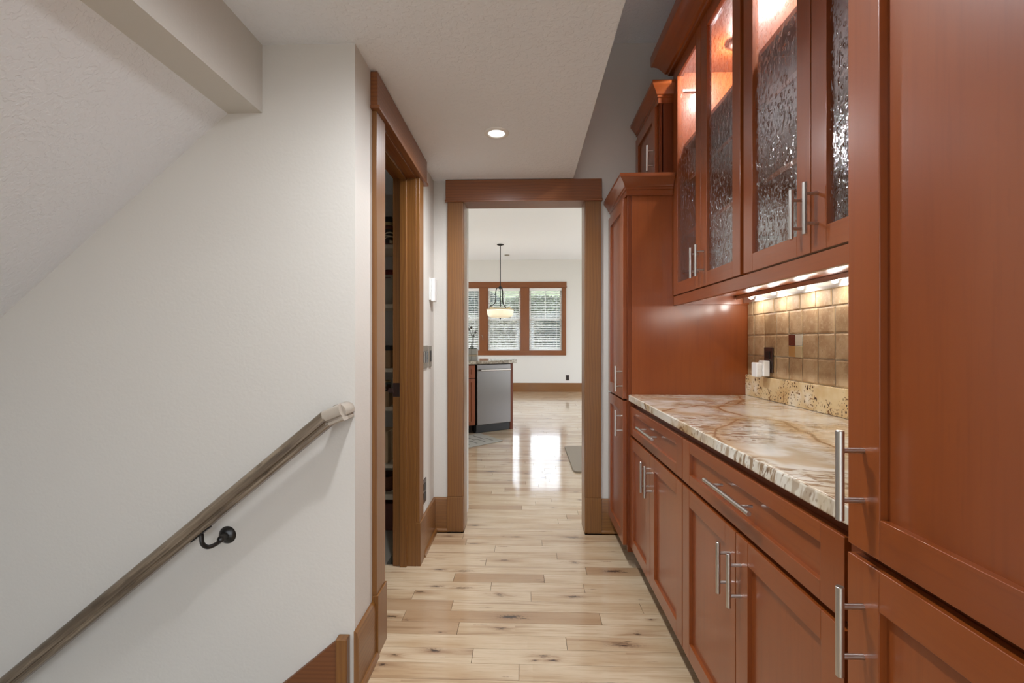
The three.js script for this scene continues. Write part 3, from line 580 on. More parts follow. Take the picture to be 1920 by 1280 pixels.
// tiled splashback: every tile its own piece
{
  const t = thing('tile_backsplash', 'tumbled tan stone tile backsplash under the glass cabinets', 'backsplash', [1.12, 0.986, -1.53], null, 'structure');
  part(t, 'grout_bed', bx(1.1185, RX - 0.0005, 0.9865, 1.345, -2.3085, -0.744, 0), M.grout);
  const rows = [[0.988, 1.0825], [1.0855, 1.1785], [1.1815, 1.2775], [1.2805, 1.344]];
  const tileGeo = (z0, z1, y0, y1, k) => {
    const ny = 5, nz = 5, pos = [], at = (i, j) => {
      const edge = i === 0 || j === 0 || i === nz || j === ny, u = i / nz, v = j / ny;
      const jy = (j === 0 || j === ny ? (vn(i * 1.7 + k * 13, j * 3 + k, 251, 251, 3) - 0.5) * 0.0035 : 0), jz = (i === 0 || i === nz ? (vn(i * 2 + k * 7, j * 1.7 + k, 251, 251, 5) - 0.5) * 0.0035 : 0);
      return [1.1185 - (edge ? 0.0022 : 0.0042 + 0.0012 * vn(i + k * 5, j + k * 3, 251, 251, 9)), y0 + (y1 - y0) * clamp(v * 1.3 - 0.15, 0, 1) * 1 + jy, z0 + (z1 - z0) * clamp(u * 1.3 - 0.15, 0, 1) + jz];
    };
    const grid = (i, j) => { const p = at(i, j); const fu = i === 0 ? 0 : i === nz ? 1 : 0.06 + 0.88 * (i - 1) / (nz - 2), fv = j === 0 ? 0 : j === ny ? 1 : 0.06 + 0.88 * (j - 1) / (ny - 2); p[2] += z0 + (z1 - z0) * fu - (z0 + (z1 - z0) * clamp(i / nz * 1.3 - 0.15, 0, 1)); p[1] += y0 + (y1 - y0) * fv - (y0 + (y1 - y0) * clamp(j / ny * 1.3 - 0.15, 0, 1)); return p; };
    for (let i = 0; i < nz; i++) for (let j = 0; j < ny; j++) { const A = grid(i, j), B = grid(i + 1, j), D = grid(i + 1, j + 1), E = grid(i, j + 1); pos.push(...A, ...B, ...D, ...A, ...D, ...E); }
    const g = new THREE.BufferGeometry(); g.setAttribute('position', new THREE.Float32BufferAttribute(pos, 3)); g.setAttribute('uv', new THREE.Float32BufferAttribute(new Float32Array(pos.length / 3 * 2), 2)); g.computeVertexNormals();
    if (g.attributes.normal.getX(0) > 0) { const a = g.attributes.position.array; for (let i = 0; i < a.length; i += 9) for (let c = 0; c < 3; c++) [a[i + 3 + c], a[i + 6 + c]] = [a[i + 6 + c], a[i + 3 + c]]; g.computeVertexNormals(); }
    return plain(toCreasedNormals(uvm(g, 'y'), 0.22));
  };
  let k = 0;
  rows.forEach(([y0, y1], r) => {
    for (let c = -1; c < 16; c++) {
      const shift = r === 3 ? 0.016 : 0, a = Math.max(-2.308, -2.2415 + 0.0958 * c + 0.0015 - shift), b = Math.min(-0.745, -2.2415 + 0.0958 * (c + 1) - 0.0015 - shift);
      if (b - a < 0.012) continue;
      k++;
      if (r === 1 && c === 3) continue;
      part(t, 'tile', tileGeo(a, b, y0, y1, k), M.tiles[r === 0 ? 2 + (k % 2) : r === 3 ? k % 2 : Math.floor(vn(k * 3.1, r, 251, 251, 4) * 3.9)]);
    }
  });
  const a = -2.2415 + 0.0958 * 3 + 0.002, b = a + 0.0918, m = (a + b) / 2, ym = (rows[1][0] + rows[1][1]) / 2;
  for (const [z0, z1, y0, y1, q, l] of [[a, m - 0.001, ym + 0.001, rows[1][1], M.glassBrown, 'dark brown glass tile'], [m + 0.001, b, ym + 0.001, rows[1][1], M.glassCream, 'cream glass tile'], [a, m - 0.001, rows[1][0], ym - 0.001, M.glassGold, 'gold glass tile'], [m + 0.001, b, rows[1][0], ym - 0.001, M.glassSand, 'sand glass tile']]) part(t, 'glass_tile', bx(1.1135, 1.1184, y0, y1, z0, z1, 0.001), q, l);
}
// outlet with a white plug-in on the tiles
{
  const t = thing('wall_outlet', 'dark brown outlet plate on the stone tiles behind the white plug-in', 'outlet', [1.11, 1.005, -2.10]);
  part(t, 'cover_plate', bx(1.1065, 1.1128, 1.008, 1.124, -2.137, -2.065, 0.0025), M.bronze);
  part(t, 'socket', [bx(1.1035, 1.1066, 1.072, 1.106, -2.118, -2.084, 0.004), bx(1.1035, 1.1066, 1.026, 1.060, -2.118, -2.084, 0.004)], M.black);
  const p = thing('plug_adapter', 'ribbed white plug-in device in the lower socket of the brown outlet', 'plug-in', [1.08, 0.99, -2.10]);
  part(p, 'body', bx(1.073, 1.1030, 0.992, 1.064, -2.124, -2.076, 0.005), M.white);
  part(p, 'front_box', bx(1.047, 1.0729, 0.9885, 1.054, -2.134, -2.086, 0.004), M.white);
  part(p, 'grille', [...Array(9)].map((_, i) => bx(1.051, 1.0728, 0.995 + i * 0.0062, 0.9985 + i * 0.0062, -2.0862, -2.0845, 0.0004)), M.whiteMatte);
}
const crownProf = (y, p0, h = 0.1, out = 0.047) => [[p0, y], [p0 + 0.008, y], [p0 + 0.008, y + 0.26 * h], [p0 + 0.014, y + 0.29 * h], [p0 + 0.014, y + 0.38 * h], [p0 + 0.02, y + 0.42 * h], [p0 + 0.024, y + 0.52 * h], [p0 + 0.031, y + 0.64 * h], [p0 + 0.039, y + 0.74 * h], [p0 + out - 0.002, y + 0.80 * h], [p0 + out, y + 0.84 * h], [p0 + out, y + h], [p0 - 0.01, y + h], [p0 - 0.01, y]];
// tall cabinet beside the doorway
{
  const X = 0.518, z0 = -2.742, z1 = -2.312;
  const t = thing('tall_cabinet', 'tall narrow cherry cabinet beside the kitchen doorway', 'cabinet', [0.8, 0, -2.53]);
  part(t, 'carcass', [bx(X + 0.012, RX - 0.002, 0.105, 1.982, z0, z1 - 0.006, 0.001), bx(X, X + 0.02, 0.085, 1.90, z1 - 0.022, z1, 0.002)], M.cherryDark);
  part(t, 'side_panel', bx(X + 0.02, RX - 0.002, 0.085, 1.90, z1 - 0.006, z1, 0.001), M.cherry);
  part(t, 'toe_kick', bx(0.6, 0.64, 0, 0.105, z0, z1, 0, 'z'), M.toe, 'dark recessed toe kick');
  shaker(t, 'door', 0.498, z0 + 0.006, -2.33, 0.858, 1.882, { stile: 0.058, pull: { at: [0.466, 0.958, -2.36] } });
  shaker(t, 'door', 0.498, z0 + 0.006, -2.33, 0.112, 0.848, { stile: 0.058, pull: { at: [0.466, 0.7295, -2.36] } });
  part(t, 'crown_moulding', moulding(crownProf(1.888, 0), [[X, z0], [X, z1], [0.742, z1]], 1, 0.45), M.cherry);
}
// small cabinet on top of the tall one
{
  const X = 0.678, z0 = -2.742, z1 = -2.313;
  const t = thing('upper_cabinet', 'small cherry top cabinet with one solid door above the tall cabinet', 'cabinet', [0.9, 1.984, -2.53]);
  part(t, 'carcass', [bx(X + 0.012, RX - 0.002, 1.989, 2.44, z0, z1, 0.001), bx(X, X + 0.02, 1.989, 2.36, z1 - 0.02, z1, 0.002)], M.cherryDark);
  shaker(t, 'door', 0.66, z0 + 0.008, -2.335, 1.994, 2.35, { stile: 0.055, mat: M.cherry, pull: { at: [0.629, 2.097, -2.362] } });
  part(t, 'crown_moulding', moulding(crownProf(2.352, 0, 0.095), [[X, z0], [X, z1], [0.7445, z1]], 1, 0.45), M.cherry);
}
// glass-doored wall cabinets
const UX = 0.745;
function wallCabinet(z0, z1, split, d0, d1, label, withEnd) {
  const t = thing('glass_cabinet', label, 'cabinet', [0.95, 1.335, (z0 + z1) / 2], 'glass-doored wall cabinets'), B = RX - 0.002;
  part(t, 'carcass', [
    bx(UX + 0.022, B, withEnd ? 1.335 : 1.377, 2.509, z0, z0 + 0.018, 0.001), bx(UX + 0.022, B, 1.377, 2.509, z1 - 0.018, z1, 0.001), bx(B - 0.008, B, 1.377, 2.509, z0 + 0.018, z1 - 0.018, 0),
    bx(UX + 0.022, B - 0.008, 1.377, 1.395, z0 + 0.018, z1 - 0.018, 0, 'z'), bx(UX + 0.022, B - 0.008, 2.494, 2.509, z0 + 0.018, z1 - 0.018, 0, 'z'),
  ], M.cherry);
  part(t, 'face_frame', [bx(UX + 0.0205, UX + 0.04, 1.377, 2.509, z0, z0 + 0.03, 0.001), bx(UX + 0.0205, UX + 0.04, 1.377, 2.509, z1 - 0.03, z1, 0.001), bx(UX + 0.0205, UX + 0.04, 2.47, 2.509, z0 + 0.03, z1 - 0.03, 0.001, 'z')], M.cherry);
  for (const y of [1.69, 1.945, 2.135]) part(t, 'shelf', bx(UX + 0.05, B - 0.009, y - 0.018, y, z0 + 0.019, z1 - 0.019, 0.001, 'z'), M.cherry);
  const g = [[-1, d0, split - 0.0015, split - 0.03, 1.489], [1, split + 0.0015, d1, split + 0.029, 1.489]];
  for (const [, a, b, pz, py] of g) {
    const door = shaker(t, 'door', UX, a, b, 1.381, 2.508, { rail: 0.058, glass: true, pull: { at: [UX - 0.033, py, pz] } });
    const hz = pz < split ? a + 0.02 : b - 0.02;
    for (const y of [1.5, 2.40]) part(door, 'hinge', [bx(UX + 0.021, UX + 0.05, y - 0.008, y + 0.008, hz - 0.006, hz + 0.006, 0.002), bx(UX + 0.05, UX + 0.11, y - 0.006, y + 0.006, pz < split ? z0 + 0.019 : z1 - 0.031, pz < split ? z0 + 0.031 : z1 - 0.019, 0.002)], M.steel);
  }
  const L = thing('puck_light', withEnd ? 'small round halogen light in the glass cabinet next to the far tall cabinet' : 'small round halogen light in the glass cabinet partly behind the near tall cabinet', 'light', [0.953, 2.475, -2.062 + (withEnd ? 0 : 0.72)], 'puck lights inside the glass cabinets');
  const [px, , pz] = origin.get(L);
  part(L, 'housing', lathe([[0.02, -0.010], [0.034, -0.012], [0.036, 0], [0.02, 0]], px, 2.4938, pz, 24), M.steel);
  part(L, 'lens', lathe([[0, -0.009], [0.02, -0.0085], [0.02, -0.003], [0, -0.003]], px, 2.4938, pz, 24), M.bulb);
  const l = new THREE.PointLight(new THREE.Color(1, 0.97, 0.94), PUCK_LAMP, 0, 2); l.position.set(0, 2.4938 - 0.014 - 2.475, 0); l.castShadow = true; L.add(l);
  return t;
}
wallCabinet(-2.310, -1.584, -1.948, -2.306, -1.596, 'glass-doored cherry wall cabinet next to the far tall cabinet', true);
wallCabinet(-1.583, -0.748, -1.2066, -1.572, -0.85, 'glass-doored cherry wall cabinet partly behind the near tall cabinet', false);
{
  const c = thing('crown_moulding', 'heavy cherry crown along the top of the glass cabinets', 'crown moulding', [0.74, 2.515, -1.53]);
  part(c, 'crown', moulding([[-0.02, 2.5105], [0.034, 2.5105], [0.036, 2.522], [0.046, 2.526], [0.052, 2.536], [0.062, 2.555], [0.078, 2.578], [0.094, 2.592], [0.102, 2.596], [0.104, 2.604], [0.104, 2.65], [-0.02, 2.65]], [[1.1, -2.312], [UX + 0.02, -2.312], [UX + 0.02, -0.748]], 1, 0.4), M.cherry);
  const v = thing('light_rail', 'cherry valance strip hiding the lights below the glass cabinets', 'valance', [0.755, 1.33, -1.53]);
  part(v, 'rail', bx(UX + 0.003, UX + 0.0215, 1.331, 1.3765, -2.3095, -0.748, 0.0015, 'z'), M.cherry);
}
{
  const z0 = -2.285, z1 = -0.79, t = thing('light_strip', 'slim steel strip of small bulbs under the glass cabinets', 'light', [1.07, 1.335, -1.53]);
  part(t, 'channel', [bx(1.045, 1.09, 1.366, 1.3765, z0, z1, 0.001, 'z'), bx(1.082, 1.09, 1.340, 1.3665, z0, z1, 0.001, 'z'), bx(1.045, 1.0475, 1.358, 1.3665, z0, z1, 0.0005, 'z')], M.steel);
  for (let k = 0; k < 8; k++) {
    const z = -2.17 + 0.193 * k;
    part(t, 'bulb', lathe([[0, -0.012], [0.008, -0.010], [0.011, -0.004], [0.009, 0.004], [0, 0.004]], 1.064, 1.3615, z, 16), M.bulb);
    const l = new THREE.PointLight(new THREE.Color(1, 0.95, 0.88), STRIP_LAMP, 0, 2); l.position.set(1.064 - 1.07, 1.336 - 1.335, z + 1.53); l.castShadow = true; t.add(l);
  }
}
// near tall cabinet at the right edge of the picture
{
  const z0 = -0.742, z1 = -0.13, t = thing('tall_cabinet', 'tall wide cherry cabinet filling the right edge of the picture', 'cabinet', [0.8, 0, -0.44]);
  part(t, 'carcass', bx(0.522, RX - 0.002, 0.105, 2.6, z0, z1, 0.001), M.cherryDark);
  part(t, 'toe_kick', bx(0.6, 0.64, 0, 0.105, z0, z1, 0, 'z'), M.toe, 'dark recessed toe kick');
  shaker(t, 'door', 0.50, -0.718, z1 - 0.01, 0.8385, 2.5, { stile: 0.0625, rail: 0.058, pull: { at: [0.466, 0.9505, -0.686], gap: 0.074 } });
  shaker(t, 'door', 0.50, -0.719, z1 - 0.01, 0.112, 0.8235, { stile: 0.0625, rail: 0.058, pull: { at: [0.466, 0.7195, -0.686], gap: 0.074 } });
}

// ------------------------------------------------------------------ handrail
{
  const t = thing('handrail', 'worn grey-brown wooden handrail sloping down the stairwell wall', 'handrail', [-1.1, 0.0, SZ]);
  const prof = [[-0.02, -0.026], [0.014, -0.026], [0.0185, -0.022], [0.019, -0.015], [0.015, -0.0115], [0.0155, -0.0095], [0.0215, -0.006], [0.0235, 0.004], [0.0215, 0.014], [0.0165, 0.0215], [0.008, 0.026], [0, 0.027], [-0.008, 0.026], [-0.0165, 0.0215], [-0.0215, 0.014], [-0.0235, 0.004], [-0.0215, -0.006], [-0.0155, -0.0095], [-0.0185, -0.022]];
  const L = 2.3, g = prism(prof, L, 0), ang = Math.atan(0.822);
  const uv = g.attributes.uv, p = g.attributes.position; for (let i = 0; i < p.count; i++) uv.setXY(i, p.getZ(i), p.getX(i) + p.getY(i));
  // profile x -> world z (towards the camera), profile y -> up across the rail, extrusion -> up the slope
  const m = new THREE.Matrix4().makeBasis(new THREE.Vector3(0, 0, 1), new THREE.Vector3(-Math.sin(ang), Math.cos(ang), 0), new THREE.Vector3(-Math.cos(ang), -Math.sin(ang), 0));
  g.applyMatrix4(m); 
  part(t, 'rail', plain(toCreasedNormals(outward(g.translate(-0.6185, 0.910, -1.40)), 0.5)), M.rail);
  const a2 = 0.38, c0 = [-0.6185, 0.910], c1 = [c0[0] + 0.053 * Math.cos(a2), c0[1] + 0.053 * Math.sin(a2)];
  const ease = prism(prof, 0.058).applyMatrix4(new THREE.Matrix4().makeBasis(new THREE.Vector3(0, 0, 1), new THREE.Vector3(-Math.sin(a2), Math.cos(a2), 0), new THREE.Vector3(-Math.cos(a2), -Math.sin(a2), 0))).translate(c1[0], c1[1], -1.40);
  const back = prism(prof.map((p) => [p[0] * 0.98, p[1] * 0.98]), 0.072).applyMatrix4(new THREE.Matrix4().makeBasis(new THREE.Vector3(1, 0, 0), new THREE.Vector3(-0.12, 1, 0).normalize(), new THREE.Vector3(0, 0, 1))).translate(c1[0] - 0.014, c1[1] - 0.003, SZ);
  part(t, 'rail_return', [ease, back].map((g) => plain(toCreasedNormals(uvm(outward(g), 'x'), 0.5))), M.railEnd, 'pale polished rail end returning to the wall');
  const br = part(t, 'bracket', [
    lathe([[0, 0.014], [0.012, 0.013], [0.022, 0.009], [0.028, 0.003], [0.029, 0.0]], 0, 0, 0, 32).rotateX(Math.PI / 2).translate(-0.987, 0.509, SZ),
    lathe([[0.0, 0.03], [0.009, 0.028], [0.012, 0.02], [0.011, 0.010], [0.013, 0.0]], 0, 0, 0, 20).rotateX(Math.PI / 2).translate(-0.987, 0.509, SZ + 0.012),
    tube([[-0.987, 0.507, SZ + 0.02], [-0.995, 0.498, SZ + 0.045], [-1.008, 0.497, SZ + 0.064], [-1.018, 0.512, SZ + 0.074], [-1.021, 0.541, SZ + 0.075]], 0.0068, 20, 10),
    (() => { const b = bx(-0.034, 0.034, -0.0025, 0.0025, -0.011, 0.011, 0.001); b.rotateZ(ang); return b.translate(-1.022, 0.5425, -1.40); })(),
  ], M.blackSatin, 'black metal bracket');
}

// ------------------------------------------------------------------ fittings on the left wall
{
  const X = LW, t = thing('switch_plate', 'pewter triple switch plate beside the pantry casing', 'light switch', [X, 1.0, -2.49]);
  part(t, 'cover_plate', bx(X, X + 0.006, 1.002, 1.128, -2.565, -2.415, 0.002), M.pewter);
  for (let k = 0; k < 3; k++) { const z = -2.445 - k * 0.046; part(t, 'rocker', [bx(X + 0.0045, X + 0.0075, 1.033, 1.098, z - 0.0165, z + 0.0165, 0.001)], M.black); part(t, 'toggle', bx(X + 0.006, X + 0.0125, 1.034, 1.097, z - 0.015, z - 0.006, 0.002), M.steel); }
  const s = thing('switch_plate', 'pewter single switch plate nearest the doorway corner', 'light switch', [X, 1.0, -2.64]);
  part(s, 'cover_plate', [bx(X, X + 0.006, 1.004, 1.126, -2.672, -2.605, 0.002)], M.pewter);
  part(s, 'rocker', bx(X + 0.0045, X + 0.009, 1.034, 1.098, -2.655, -2.622, 0.001), M.black);
  const o = thing('wall_outlet', 'black outlet plate low on the wall beside the pantry casing', 'outlet', [X, 0.26, -2.48]);
  part(o, 'cover_plate', bx(X, X + 0.006, 0.262, 0.392, -2.525, -2.435, 0.002), M.bronze);
  part(o, 'socket', [bx(X + 0.005, X + 0.009, 0.335, 0.370, -2.50, -2.46, 0.003), bx(X + 0.005, X + 0.009, 0.284, 0.319, -2.50, -2.46, 0.003)], M.black);
  const k = thing('wall_keypad', 'slim white keypad on the wall by the doorway corner', 'keypad', [X, 1.39, -2.65]);
  part(k, 'back_plate', bx(X, X + 0.009, 1.393, 1.522, -2.70, -2.622, 0.002), M.white);
  part(k, 'body', bx(X + 0.009, X + 0.032, 1.386, 1.522, -2.694, -2.632, 0.004), M.white);
  part(k, 'button', [...Array(4)].map((_, i) => bx(X + 0.012, X + 0.028, 1.425 + i * 0.022, 1.433 + i * 0.022, -2.6322, -2.6308, 0.0005)), M.whiteMatte);
}

// ------------------------------------------------------------------ pantry shelves and what stands on them
const SY = [1.741, 1.379, 0.988, 0.753, 0.404, 0.222];
SY.forEach((y, i) => solo('pantry_shelf', ['top', 'second', 'third', 'fourth', 'fifth', 'lowest'][i] + ' pale shelf seen through the pantry doorway', 'shelf', bx(-2.29, LW - 0.14, y - (i === 5 ? 0.034 : 0.024), y, -2.995, -2.735, 0.002, 'x'), M.shelf, 'pantry shelves'));
{
  const j = thing('labelled_jar', 'dark jar with a pale printed label on the top pantry shelf', 'jar', [-0.852, SY[0], -2.80]);
  part(j, 'body', lathe([[0, 0], [0.044, 0], [0.048, 0.006], [0.048, 0.105], [0.04, 0.122], [0.034, 0.126], [0, 0.126]], -0.852, SY[0], -2.80), M.chest);
  const lab = new THREE.CylinderGeometry(0.0485, 0.0485, 0.085, 32, 1, true); part(j, 'label', plain(lab).translate(-0.852, SY[0] + 0.055, -2.80), M.jarLabel, 'pale scrollwork label');
  part(j, 'lid', lathe([[0, 0.126], [0.037, 0.126], [0.038, 0.129], [0.038, 0.144], [0.034, 0.147], [0, 0.147]], -0.852, SY[0], -2.80), M.lid);
  const b = thing('black_box', 'black carton behind the labelled jar', 'box', [-0.93, SY[0], -2.93]);
  part(b, 'carton', bx(-1.02, -0.86, SY[0], SY[0] + 0.215, -2.985, -2.895, 0.002), M.black); part(b, 'flap', bx(-1.019, -0.861, SY[0] + 0.2155, SY[0] + 0.217, -2.984, -2.94, 0.0005), M.black);
  const s = thing('flour_sack', 'crumpled grey-beige sack on the second pantry shelf', 'sack', [-0.85, SY[1], -2.83]);
  const sg = new THREE.CylinderGeometry(0.055, 0.07, 0.19, 40, 14), p = sg.attributes.position;
  for (let i = 0; i < p.count; i++) { const y = p.getY(i) + 0.095, a = Math.atan2(p.getZ(i), p.getX(i)), k = 1 + 0.22 * (vn(a * 3 + 10, y * 40, 251, 251, 3) - 0.5) - 0.45 * smooth(0.15, 0.19, y); p.setXYZ(i, p.getX(i) * k, y, p.getZ(i) * k * 0.8); }
  sg.computeVertexNormals(); part(s, 'body', plain(sg).translate(-0.85, SY[1], -2.83), M.sack);
  part(s, 'tie', tube([...Array(9)].map((_, i) => [-0.85 + 0.041 * Math.cos(i * 0.785), SY[1] + 0.168, -2.83 + 0.033 * Math.sin(i * 0.785)]), 0.004, 24, 6), M.chest);
  const r = thing('red_tin', 'small red tin behind the sack', 'tin', [-0.885, SY[1], -2.95]);
  part(r, 'body', lathe([[0, 0], [0.034, 0], [0.035, 0.003], [0.035, 0.225], [0.033, 0.228], [0, 0.228]], -0.885, SY[1], -2.95, 24), M.red); part(r, 'lid', lathe([[0, 0.228], [0.036, 0.228], [0.036, 0.238], [0, 0.238]], -0.885, SY[1], -2.95, 24), M.red);
  const box = (name, label, x0, x1, y, h, z0, z1, m, lidM) => { const t = thing(name, label, 'box', [(x0 + x1) / 2, y, (z0 + z1) / 2]); part(t, 'carton', [bx(x0, x1, y, y + 0.004, z0, z1, 0.001), bx(x0, x0 + 0.004, y + 0.004, y + h, z0, z1, 0.001), bx(x1 - 0.004, x1, y + 0.004, y + h, z0, z1, 0.001), bx(x0 + 0.004, x1 - 0.004, y + 0.004, y + h, z0, z0 + 0.004, 0.001), bx(x0 + 0.004, x1 - 0.004, y + 0.004, y + h, z1 - 0.004, z1, 0.001)], m); if (lidM) part(t, 'lid', bx(x0 - 0.003, x1 + 0.003, y + h, y + h + 0.03, z0 - 0.003, z1 + 0.003, 0.002), lidM); return t; };
  box('cardboard_box', 'tan box with a black lid on the third pantry shelf', -1.0, -0.826, SY[2], 0.108, -2.92, -2.75, M.cardboard, M.black);
  box('cardboard_box', 'tan box under the small jar on the fourth pantry shelf', -1.0, -0.834, SY[3], 0.094, -2.92, -2.75, M.cardboard);
  const g = thing('spice_jar', 'small glass jar with a metal lid on top of a tan box', 'jar', [-0.866, SY[3] + 0.094, -2.79]);
  const gy = SY[3] + 0.0945;
  solo('jar_tray', 'thin dark tray between the small jar and the tan box', 'tray', bx(-0.995, -0.836, SY[3] + 0.0905, gy, -2.915, -2.755, 0.001), M.black);
  part(g, 'body', lathe([[0, 0], [0.032, 0], [0.034, 0.004], [0.034, 0.045], [0.03, 0.052], [0.026, 0.054]], -0.866, gy, -2.79, 24), M.jarGlass); part(g, 'contents', lathe([[0, 0.003], [0.031, 0.003], [0.031, 0.036], [0, 0.038]], -0.866, gy, -2.79, 24), M.spice); part(g, 'lid', lathe([[0, 0.052], [0.031, 0.052], [0.032, 0.055], [0.032, 0.064], [0, 0.066]], -0.866, gy, -2.79, 24), M.lid);
  box('open_carton', 'open pale carton standing on the fifth pantry shelf', -1.01, -0.842, SY[4], 0.195, -2.90, -2.755, M.carton);
  const w = thing('wicker_basket', 'reddish wicker basket with a hoop handle on the lowest pantry shelf', 'basket', [-0.885, SY[5], -2.84]);
  const wg = lathe([[0, 0], [0.06, 0], [0.064, 0.005], [0.074, 0.085], [0.078, 0.088], [0.077, 0.094], [0.071, 0.092], [0.06, 0.008], [0, 0.006]], 0, 0, 0, 32); part(w, 'body', uvm(wg, 'y').translate(-0.885, SY[5], -2.84), M.wicker);
  part(w, 'handle', tube([[-0.96, SY[5] + 0.08, -2.84], [-0.945, SY[5] + 0.135, -2.84], [-0.885, SY[5] + 0.148, -2.84], [-0.825, SY[5] + 0.135, -2.84], [-0.81, SY[5] + 0.08, -2.84]], 0.006, 24, 8), M.wicker);
  const c = thing('storage_chest', 'dark red-brown chest on the pantry floor', 'chest', [-1.0, 0, -2.86]);
  part(c, 'body', bx(-1.25, -0.80, 0, 0.13, -2.98, -2.74, 0.003, 'x'), M.chest); part(c, 'lid', bx(-1.256, -0.794, 0.1302, 0.165, -2.985, -2.734, 0.004, 'x'), M.chest);
}

// ------------------------------------------------------------------ kitchen: island, dishwasher, pendant, mats
const ANG = Math.atan2(0.563, 0.825), IU = [Math.cos(ANG), -Math.sin(ANG)], IN = [Math.sin(ANG), Math.cos(ANG)], IA = [-0.163, -5.99];
function turned(name, label, category, group) {                        // things of the island: local x runs along its front to the corner, local z points into the room
  const t = thing(name, label, category, [IA[0], 0, IA[1]], group); t.rotation.y = ANG; origin.set(t, [0, 0, 0]); return t;
}
const toLocal = ([x, z]) => { const dx = x - IA[0], dz = z - IA[1]; return [dx * IU[0] + dz * IU[1], dx * IN[0] + dz * IN[1]]; };
{
  const t = turned('kitchen_island', 'cherry kitchen island with its front set at an angle', 'island');
  const back = -6.36, L = 1.5, left = [IA[0] - IU[0] * L, IA[1] - IU[1] * L], cut = [IA[0] - IU[0] * 0.56, IA[1] - IU[1] * 0.56];
  const inset = (p, d) => [p[0] - IN[0] * d, p[1] - IN[1] * d];
  part(t, 'carcass', slab([[-0.56, -0.02], [-0.56, -0.31], [-0.05, -0.31], [-0.05, -0.095], toLocal([-0.185, -6.06]), toLocal([-0.185, back]), toLocal([left[0] - 0.3, back]), toLocal([left[0] - 0.3, left[1]]), toLocal(inset(left, 0.02))], 0.1, 0.868), M.cherryDark);
  part(t, 'toe_kick', slab([[-0.56, -0.09], [-0.56, -0.31], [-0.05, -0.31], toLocal([-0.25, back + 0.05]), toLocal([left[0] - 0.2, back + 0.05]), toLocal(inset(left, 0.09))], 0, 0.1), M.toe);
  part(t, 'end_panel', bx(-0.045, 0, 0, 0.868, -0.09, 0, 0.002), M.cherryDark);
  part(t, 'end_panel', (() => { const g = bx(-0.022, 0.004, 0.1, 0.86, -0.3, 0, 0.002); return g.rotateY(-ANG).translate(-0.002, 0, -0.02); })(), M.cherryDark);
  const x1 = -0.575, x0 = -1.05;
  const front = (n, xa, xb, y0, y1) => { const d = part(t, n, [bx(xa, xa + 0.05, y0, y1, 0, 0.02), bx(xb - 0.05, xb, y0, y1, 0, 0.02), bx(xa + 0.05, xb - 0.05, y0, y0 + 0.045, 0, 0.02, 0.0015, 'x'), bx(xa + 0.05, xb - 0.05, y1 - 0.045, y1, 0, 0.02, 0.0015, 'x')], M.cherry); part(d, 'panel', bx(xa + 0.046, xb - 0.046, y0 + 0.041, y1 - 0.041, 0.004, 0.011, 0.001), M.cherry); part(d, 'handle', pull([(xa + xb) / 2 - (y1 - y0 > 0.3 ? 0.1 : 0), y1 - 0.075, 0.05], 0.13, 'x', 0.076, [0, 0, -0.031]), M.steel); };
  front('drawer', x0, x1, 0.70, 0.855); front('door', x0, x1, 0.115, 0.69);
  const c = turned('island_counter', 'speckled grey granite top on the kitchen island', 'countertop');
  const o = 0.03, oa = [IA[0] + IN[0] * o + 0.03, IA[1] + IN[1] * o], ol = [left[0] + IN[0] * o, left[1] + IN[1] * o];
  part(c, 'slab', uvm(slab([oa, ol, [left[0] - 0.33, left[1]], [left[0] - 0.33, back - 0.04], [IA[0] + 0.028, back - 0.04]].map(toLocal), 0.871, 0.914, 0.004), 'x'), M.smallGranite);
  const d = turned('dishwasher', 'stainless steel dishwasher set into the angled island front', 'dishwasher');
  const a = -0.555, b = -0.048;
  part(d, 'tub', bx(a + 0.005, b - 0.005, 0.02, 0.864, -0.30, 0.002, 0.001), M.black);
  part(d, 'door', bx(a + 0.006, b - 0.006, 0.105, 0.862, 0.002, 0.028, 0.004), M.dishSteel);
  part(d, 'kick_plate', [bx(a, b, 0.0, 0.098, -0.06, -0.03, 0.002), bx(a, b, 0.0, 0.03, -0.03, -0.005, 0.006)], M.black, 'black kick plate');
  part(d, 'handle', [rod([a + 0.04, 0.792, 0.062], [b - 0.03, 0.792, 0.062], 0.011, 0.011, 16), rod([a + 0.055, 0.792, 0.028], [a + 0.055, 0.792, 0.062], 0.008), rod([b - 0.045, 0.792, 0.028], [b - 0.045, 0.792, 0.062], 0.008)], M.steel, 'steel bar handle');
}
